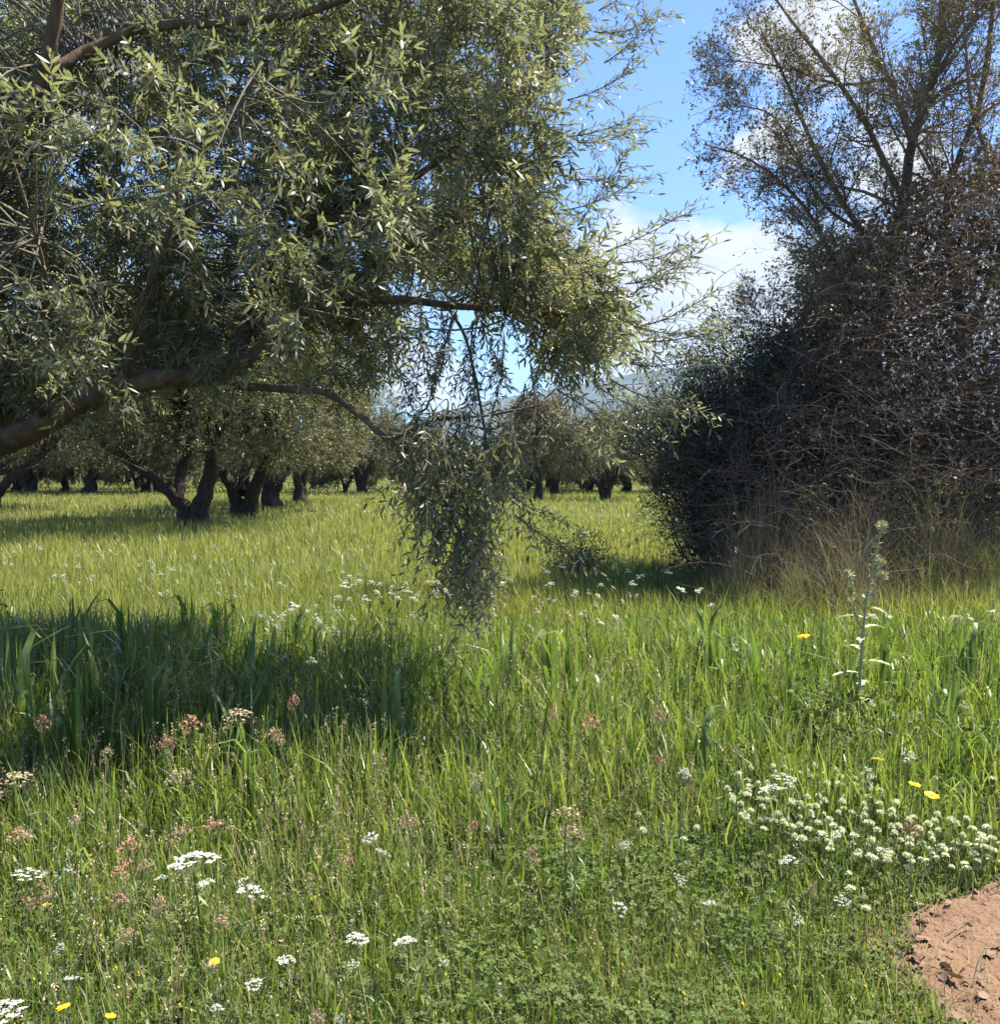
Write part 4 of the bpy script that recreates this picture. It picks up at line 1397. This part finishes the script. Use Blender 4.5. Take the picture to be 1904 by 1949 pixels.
pp = [umbel_proto(n_, .05, .5, M[m_], e_, dome=d_, blob_r=.0042, ball=True) for n_, d_, e_, m_ in ((16, .9, 20, 'pink'), (9, .5, 16, 'pink_red'), (12, 1.2, 14, 'tan_seed'), (20, .7, 12, 'pink'), (7, .9, 22, 'pink_red'), (14, .3, 12, 'tan_seed'))]
pinks = [(72, 1465, 66), (270, 1590, 46), (500, 1340, 62), (345, 1475, 56), (372, 1352, 46), (215, 1420, 26), (200, 1655, 50), (100, 1352, 34), (430, 1742, 32), (250, 1770, 34), (570, 1655, 30), (760, 1555, 40), (682, 1632, 34), (950, 1465, 34), (1080, 1525, 60), (1095, 1575, 46), (1412, 1415, 26), (1105, 1368, 44), (1230, 1352, 30),
         (380, 1850, 36), (590, 1935, 32), (975, 1615, 30), (1040, 1350, 26), (12, 1585, 44), (440, 1560, 52), (195, 1702, 34), (345, 1575, 36), (520, 1385, 36), (560, 1325, 26), (330, 1400, 30), (150, 1560, 32), (285, 1650, 32), (300, 1700, 28), (90, 1700, 30), (50, 1710, 32), (1160, 1600, 22), (880, 1560, 26), (700, 1430, 26), (1240, 1440, 22), (1560, 1690, 20), (1735, 1560, 34)]
pinks.sort()
cnt = {}
for i, (dx, dy, wd_) in enumerate(pinks):
    hgt = .55 if dy < 1420 else .46 if dy < 1560 else .38 if dy < 1720 else .26
    size = 'big' if wd_ > 45 else 'medium' if wd_ > 31 else 'small'
    zn = 'in the left grass' if dx < 620 and dy < 1560 else 'near the front left' if dx < 620 else 'in the middle of the meadow' if dx < 1300 else 'by the clover patch'
    cnt[(size, zn)] = cnt.get((size, zn), 0) + 1
    pr, H = pp[i % 6]
    place(pr, H, dx, dy, hgt, wd_, 'seed_head', f'{size} pinkish brown seed head {zn}, {ORD[cnt[(size, zn)] - 1]}', 'seed head', 'pinkish umbel seed heads', .1, i < 6)

# white clover heads


def clover_proto():
    root = empty('clover_flower', (0, 0, 0))
    st_, fl = Acc(), Acc()
    st_.tubes(resample(np.array([[0, 0, 0], [.01, .005, .1], [.0, .0, .2]]), 5), np.full(5, .0014), 4)
    n_ = 60
    d_ = rand_dir(n_)
    d_[:, 2] = np.abs(d_[:, 2]) * 1.0 - .25 * RNG.random(n_)
    d_ = nrm(d_)
    fl.inst(LEAF4 * np.array([.0135, .0055, 1]), np.tile(np.array([0, 0, .2]), (n_, 1)) + d_ * .003, frames(d_, RNG.uniform(0, 6.28, n_)), None, L4_4)
    st_.build('stem', M['stem'], root)
    fl.build('flower_head', M['clover_white'], root)
    return root


cp = [clover_proto() for _ in range(4)]
cxy = []
PATCH = [(1370, 1500), (1420, 1450), (1560, 1455), (1680, 1500), (1760, 1540), (1904, 1575), (1904, 1660), (1800, 1650), (1700, 1650), (1600, 1620), (1480, 1580), (1390, 1560)]
while len(cxy) < 205:
    qx, qy = RNG.uniform(1360, 1910), RNG.uniform(1440, 1670)
    if in_poly(np.array([qx]), np.array([qy]), PATCH)[0]:
        if all((qx - a_) ** 2 + ((qy - b_) * 1.2) ** 2 > 12 ** 2 for a_, b_ in cxy):
            cxy.append((qx, qy))
        elif RNG.random() < .02:
            cxy.append((qx, qy))
npatch = len(cxy)
strays = [(1640, 1730, 'left of the dirt edge'), (1750, 1720, 'just above the dirt edge'), (1725, 1700, 'above the path clods'), (1625, 1690, 'below the clover patch'), (1680, 1640, 'under the patch, alone'), (1240, 1550, 'left of the patch'), (1230, 1560, 'far left of the patch'), (1300, 1600, 'left below the patch'), (1890, 1480, 'at the right picture edge'),
          (1860, 1430, 'in the tall grass at the right'), (1780, 1480, 'beside the yellow daisies'), (1330, 1580, 'between patch and meadow middle'), (1610, 1660, 'at the patch bottom'), (1500, 1640, 'in the low clover below the patch')]
for i, (qx, qy) in enumerate(cxy + [(s_[0], s_[1]) for s_ in strays]):
    o = cp[i] if i < 4 else copy_tree(cp[i % 4])
    hgt = RNG.uniform(.17, .26) if qy < 1600 else RNG.uniform(.13, .2)
    p = on_level(qx, qy, hgt)
    while on_path(p[0:1], p[1:2], -.03)[0] and hgt > .05:
        hgt -= .02
        p = on_level(qx, qy, hgt)
    s_ = RNG.uniform(.8, 1.25)
    o.location = (p[0], p[1], 0)
    o.scale = (s_, s_, hgt / .2)
    o.rotation_euler = (RNG.normal(0, .1), RNG.normal(0, .1), RNG.uniform(0, 6.28))
    if i < npatch:
        part_ = 'upper left half' if qx < 1560 else 'middle' if qx < 1720 else 'right end by the path'
        tag(o, f'round white clover head in the {part_} of the dense patch', 'flower', f'white clover heads, {part_} of the patch')
    else:
        tag(o, f'lone white clover head {strays[i - npatch][2]}', 'flower', 'stray white clover heads')


# yellow daisies and small yellow buttons
def daisy_proto(n_pet=14, r=.026, H=.4):
    root = empty('yellow_daisy', (0, 0, 0))
    st_, pt, ce = Acc(), Acc(), Acc()
    st_.tubes(resample(np.array([[0, 0, 0], [.02, 0, H * .5], [.0, .0, H]]), 6), np.full(6, .0022), 5)
    th = np.arange(n_pet) / n_pet * 6.283 + RNG.normal(0, .05, n_pet)
    d_ = np.stack([np.cos(th), np.sin(th), .12 + RNG.normal(0, .08, n_pet)], -1)
    pt.inst(np.array([[.15, 0, 0], [.55, .2, .02], [.55, -.2, .02], [.92, .2, 0], [.92, -.2, 0], [1, 0, -.02]]) * r, np.tile([0, 0, H], (n_pet, 1)).astype(float), frames(d_), L6_3, L6_4)
    d2 = rand_dir(60)
    d2[:, 2] = np.abs(d2[:, 2])
    ce.inst(OCT * .5, d2 * np.array([.009, .009, .005]) + np.array([0, 0, H]), np.tile(np.eye(3), (60, 1, 1)), OCT3)
    st_.build('stem', M['stem'], root)
    pt.build('petals', M['yellow'], root)
    ce.build('flower_centre', M['yellow'], root)
    return root


dp = daisy_proto()
daisies = [(1560, 1205, .55, 1.6, 'largest yellow daisy, above the tall grass below the thicket'), (1667, 1450, .36, 1.0, 'yellow daisy in the dark weeds beside a white umbel'), (1707, 1487, .33, 1.0, 'yellow daisy above the clover patch, middle of three'),
           (1741, 1501, .33, 1.15, 'yellow daisy above the clover patch, rightmost of three'), (178, 1941, .2, .55, 'yellow daisy at the bottom left edge'), (152, 1915, .22, .7, 'pale yellow daisy beside the white umbel in the front left corner'), (425, 1811, .22, .6, 'small orange-yellow daisy in the front left grass'), (108, 1728, .28, .6, 'small orange-yellow daisy by the left picture edge')]
for i, (dx, dy, hgt, sc_, lab) in enumerate(daisies):
    o = dp if i == 0 else copy_tree(dp)
    p = on_level(dx, dy, hgt)
    o.location = (p[0], p[1], 0)
    o.scale = (sc_, sc_, hgt / .4)
    o.rotation_euler = (.16, .14, RNG.uniform(0, 6))
    tag(o, lab, 'flower', 'yellow daisies')


def button_proto():
    root = empty('yellow_button', (0, 0, 0))
    st_, fl = Acc(), Acc()
    st_.tubes(np.array([[0, 0, 0], [.0, .005, .06], [0, 0, .12]]), np.full(3, .0009), 3)
    fl.inst(OCT * .75, np.array([0, 0, .12]) + rand_dir(18) * .004, np.tile(np.eye(3), (18, 1, 1)), OCT3)
    st_.build('stem', M['stem'], root)
    fl.build('flower_head', M['yellow'], root)
    return root


ub = button_proto()
for i in range(40):
    if i < 26:
        dx, dy = RNG.uniform(700, 1650), RNG.uniform(1690, 1930)
        zn = 'in the low clover'
    else:
        dx, dy = RNG.uniform(20, 700), RNG.uniform(1640, 1930)
        zn = 'in the front left grass'
    hgt = .13
    p = on_level(dx, dy, hgt)
    if on_path(p[0:1], p[1:2], -.1)[0]:
        continue
    o = ub if i == 0 else copy_tree(ub)
    o.location = (p[0], p[1], 0)
    s_ = RNG.uniform(.4, .8)
    o.scale = (s_, s_, 1)
    tag(o, f'tiny yellow button flower {zn}', 'flower', f'tiny yellow flowers {zn}')

# ------------------------------------------------------------------ thistle
thp = on_level(1645, 1425, 0)
th_ = empty('thistle', thp)
tag(th_, 'tall pale spiny thistle standing before the dry grass', 'thistle')
Ht = 1.27
SP = resample(np.array([[0, 0, 0], [-.03, 0, .3], [-.02, 0, .6], [.0, 0, .85], [.04, 0, 1.08], [.08, 0, Ht]]), 14)
st_ = Acc()
st_.tubes(SP, np.linspace(.011, .004, 14), 7)
n = 130
u = RNG.uniform(0, 13, n)
i0 = np.minimum(u.astype(int), 12)
pp_ = SP[i0] + (SP[i0 + 1] - SP[i0]) * (u - i0)[:, None]
dd = nrm(rand_dir(n) * np.array([1, 1, .4]) + np.array([0, 0, .25]))
st_.inst(LEAF4 * np.array([.032, .01, 1]), pp_, frames(dd, RNG.uniform(0, 6.28, n)), None, L4_4)
st_.build('stem', M['thistle'], th_)
side = [(7, -.1, .22), (8, .09, .12), (6, -.06, .16), (9, .06, .1)]
heads = [SP[-1]]
for k, (ix, ox, oz) in enumerate(side):
    b0 = SP[ix]
    b1 = b0 + np.array([ox, RNG.normal(0, .04), oz])
    sb = Acc()
    sb.tubes(arcs(b0[None], b1[None], 6, -.1, .05)[0], np.linspace(.005, .0025, 6), 5)
    q_ = arcs(b0[None], b1[None], 20, -.1, .02)[0]
    sb.inst(LEAF4 * np.array([.022, .007, 1]), q_, frames(nrm(rand_dir(20)), RNG.uniform(0, 6.28, 20)), None, L4_4)
    sb.build('side_shoot', M['thistle'], th_)
    heads.append(b1)
for p in heads:
    hd = Acc()
    n = 70
    d_ = nrm(rand_dir(n) + np.array([0, 0, .5]))
    hd.inst(LEAF4 * np.array([.035, .007, 1]), np.tile(p, (n, 1)) + d_ * .008, frames(d_, RNG.uniform(0, 6.28, n)), None, L4_4)
    hd.build('flower_head', M['thistle'], th_)
for k in range(12):
    s_ = .1 + .55 * k / 12
    p = np.array([np.interp(s_, np.linspace(0, 1, 14), SP[:, c]) for c in range(3)])
    az = k * 2.4
    la = Acc()
    Ln = .2 * (1 - .5 * s_)
    ax = np.array([math.cos(az), math.sin(az), .35])
    ctr = p + np.outer(np.linspace(0, 1, 9) * Ln, ax) - np.outer((np.linspace(0, 1, 9) ** 2) * Ln * .4, [0, 0, 1])
    sv = np.array([-math.sin(az), math.cos(az), 0])
    wv = np.array([.3, 1.1, .5, 1.3, .5, 1.1, .4, .7, .02]) * .028 * (1 - .4 * s_)
    v = np.stack([ctr - wv[:, None] * sv, ctr, ctr + wv[:, None] * sv], 1) + np.array([0, 0, .01]) * np.array([1, 0, 1])[None, :, None]
    i_ = np.arange(8)
    f = np.concatenate([np.stack([3 * i_, 3 * i_ + 1, 3 * i_ + 4, 3 * i_ + 3], -1), np.stack([3 * i_ + 1, 3 * i_ + 2, 3 * i_ + 5, 3 * i_ + 4], -1)])
    la.add(v.reshape(-1, 3), None, f)
    la.build('leaf', M['thistle'], th_)

# ------------------------------------------------------------------ leafy weeds (dark patch under the thistle, stems in the left grass)


def weed(n_stem, H, leaf_l, leaf_w, n_leaf, spread, mat):
    root = empty('leafy_weed', (0, 0, 0))
    a, b = Acc(), Acc()
    tip_ = np.stack([RNG.normal(0, spread, n_stem), RNG.normal(0, spread, n_stem), RNG.uniform(.6, 1, n_stem) * H], -1)
    ar_ = arcs(tip_ * np.array([.15, .15, 0]), tip_, 8, .05, .06)
    a.tubes(ar_, np.linspace(.003, .001, 8)[None] * np.ones((n_stem, 1)), 4)
    for k in range(2, 8):
        N = n_stem * n_leaf
        p = np.repeat(ar_[:, k], n_leaf, 0)
        d_ = nrm(rand_dir(N) * np.array([1, 1, .5]) + np.array([0, 0, .3]))
        b.inst(LEAF6 * np.array([leaf_l, leaf_w, 1]), p, frames(d_, RNG.normal(0, .5, N)) * RNG.uniform(.5, 1.2, N)[:, None, None], L6_3, L6_4)
    a.build('stem', M['stem'], root)
    b.build('leaves', mat, root)
    return root


wpz = [weed(9, .5, .045, .02, 3, .1, M['clover']), weed(3, .75, .05, .012, 4, .06, M['feather']), weed(12, .4, .04, .022, 3, .13, M['clover'])]
weeds = [(1560, 1480, 0, 1.0, 'leafy dark weed left of the thistle foot'), (1610, 1500, 2, 1.1, 'bushy weed at the thistle foot, left side'), (1690, 1490, 0, 1.0, 'leafy weed at the thistle foot, right side'), (1600, 1430, 2, 1.0, 'bushy weed behind the thistle foot'), (1840, 1530, 0, .9, 'leafy weed by the right picture edge'),
         (1880, 1480, 2, .9, 'bushy weed at the right picture edge'), (1530, 1440, 2, 1.0, 'low bushy weed left of the thistle'), (430, 1330, 1, 1.1, 'thin upright weed in the shaded left grass'), (330, 1350, 1, .9, 'thin weed left of the tall pinkish seed head'), (735, 1330, 1, 1.25, 'tall thin weed left of the hanging spray tip'), (700, 1420, 1, .8, 'pale feathery weed below the thin tall weed'), (770, 1420, 1, .85, 'pale feathery weed under the hanging spray'),
         (750, 1480, 1, .8, 'pale feathery weed in the middle of the grass'), (1020, 1300, 0, .8, 'leafy weed right of the hanging spray tip'), (620, 1720, 1, .6, 'pale grey-green weed among the front left umbels'), (120, 1830, 1, .6, 'pale grey-green weed at the front left'), (1510, 1400, 1, .9, 'pale thin weed left of the thistle'), (30, 1330, 1, 1.1, 'thin weed at the left picture edge'), (1900, 1330, 1, 1.0, 'thin weed at the right picture edge before the dry grass')]
seen = set()
for (dx, dy, k, sc_, lab) in weeds:
    o = wpz[k] if k not in seen else copy_tree(wpz[k])
    seen.add(k)
    o.location = on_level(dx, dy, 0)
    o.scale = (sc_, sc_, sc_)
    o.rotation_euler = (0, 0, RNG.uniform(0, 6))
    tag(o, lab, 'weed', 'leafy weeds in the near grass')

# ------------------------------------------------------------------ path edge: clods, dead leaves, straw, gravel


def clod_proto(seed):
    bm = bmesh.new()
    bmesh.ops.create_icosphere(bm, subdivisions=3, radius=1)
    r_ = np.random.default_rng(seed)
    ph = r_.normal(0, 1, (7, 3))
    for v_ in bm.verts:
        c_ = np.array(v_.co)
        s_ = 1 + .22 * sum(math.sin(2.3 * (k + 1) * .5 * float(ph[k] @ c_)) for k in range(7)) / 2 + r_.normal(0, .03)
        v_.co = Vector((c_ * s_ * np.array([1, .8, .45])).tolist())
    me = bpy.data.meshes.new('dirt_clod')
    bm.to_mesh(me)
    bm.free()
    me.materials.append(M['dirt'])
    o = bpy.data.objects.new('dirt_clod', me)
    COL.objects.link(o)
    return o


clods = [clod_proto(k) for k in range(4)]
cl_spots = []
for q_ in range(34):
    yy = RNG.uniform(2.75, 3.85)
    xx = path_edge(yy) + abs(RNG.normal(.1, .12))
    cl_spots.append((xx, yy, .006 + .018 * RNG.random() ** 2))
for i, (xx, yy, ss) in enumerate(cl_spots):
    o = clods[i] if i < 4 else clods[i % 4].copy()
    if i >= 4:
        COL.objects.link(o)
    o.location = (xx, yy, max(0, float(path_z(xx, yy))) + ss * .15)
    o.scale = (ss, ss, ss)
    o.rotation_euler = (RNG.normal(0, .3), RNG.normal(0, .3), RNG.uniform(0, 6))
    zn = 'upper' if yy > 3.4 else 'middle' if yy > 3.05 else 'lower'
    tag(o, f'reddish dirt clod on the {zn} edge of the path', 'clod', f'dirt clods on the {zn} path edge')


def dead_leaf(seed):
    a = Acc()
    t = np.linspace(0, 1, 7)
    wv = np.array([.02, .5, .8, .95, .7, .4, .02]) * .35
    cu = .07 * np.sin(t * 3 + seed)
    v = np.stack([np.stack([t, -wv, cu + .1 * RNG.random(7)], -1), np.stack([t, 0 * t, cu], -1), np.stack([t, wv, cu + .1 * RNG.random(7)], -1)], 1)
    i_ = np.arange(6)
    f = np.concatenate([np.stack([3 * i_, 3 * i_ + 1, 3 * i_ + 4, 3 * i_ + 3], -1), np.stack([3 * i_ + 1, 3 * i_ + 2, 3 * i_ + 5, 3 * i_ + 4], -1)])
    a.add(v.reshape(-1, 3), None, f)
    return a.build('dead_leaf', M['dead'])


dls = [dead_leaf(k) for k in range(4)]
for i in range(60):
    yy = RNG.uniform(2.7, 3.95)
    xx = path_edge(yy) + abs(RNG.normal(.03, .22)) - .05
    o = dls[i] if i < 4 else dls[i % 4].copy()
    if i >= 4:
        COL.objects.link(o)
    s_ = RNG.uniform(.025, .06)
    o.scale = (s_, s_, s_)
    o.location = (xx, yy, max(0, float(path_z(xx, yy))) + .012)
    o.rotation_euler = (RNG.normal(0, .4), RNG.normal(0, .4), RNG.uniform(0, 6))
    zn = 'upper' if yy > 3.4 else 'middle' if yy > 3.05 else 'lower'
    tag(o, f'dry curled leaf lying on the {zn} edge of the path', 'dead leaf', f'dead leaves on the {zn} path edge')

a = Acc()
a.tubes(np.array([[0, 0, 0], [.5, .01, .01], [1, 0, 0]]), np.array([.014, .016, .012]), 5)
sp0 = a.build('straw_stalk', M['straw'])
for i in range(60):
    yy = RNG.uniform(2.65, 3.9)
    xx = path_edge(yy) + abs(RNG.normal(.12, .2))
    if i == 0:
        xx, yy, L_, rz = *on_level(1800, 1938, 0)[:2], .1, .1
    else:
        L_, rz = RNG.uniform(.05, .16), RNG.normal(0, .9)
    o = sp0 if i == 0 else sp0.copy()
    if i:
        COL.objects.link(o)
    o.location = (xx, yy, max(0, float(path_z(xx, yy))) + .012)
    o.scale = (L_, L_ * .8, L_ * .8)
    o.rotation_euler = (0, RNG.normal(0, .08), rz)
    tag(o, 'pale straw stick lying at the bottom corner of the path' if i == 0 else 'thin dry stalk lying along the path edge', 'straw', 'straw on the path edge')

gv = Acc()
n = 9000
yy = RNG.uniform(2.4, 4.0, n)
xx = path_edge(yy) + RNG.uniform(0.0, 1.4, n)
zz = path_z(xx, yy)
gv.inst(OCT / .0065, np.stack([xx, yy, zz], -1), frames(rand_dir(n)) * (RNG.uniform(.001, .003, n) * RNG.uniform(.5, 1.2, n))[:, None, None] * np.array([1, 1, .6])[None, :, None], OCT3)
tag(gv.build('gravel', M['dirt']), 'fine reddish gravel on the dirt path', 'gravel', kind='stuff')

# ------------------------------------------------------------------ render settings
scn.render.engine = 'CYCLES'
scn.cycles.max_bounces = 6
scn.cycles.diffuse_bounces = 3
scn.cycles.glossy_bounces = 2
scn.cycles.transmission_bounces = 4
scn.cycles.transparent_max_bounces = 4
scn.cycles.volume_bounces = 0
scn.cycles.use_denoising = True
scn.cycles.sample_clamp_indirect = 6
scn.view_settings.view_transform = 'Standard'
scn.view_settings.look = 'None'
scn.view_settings.exposure = 1.8
scn.view_settings.gamma = 1.0
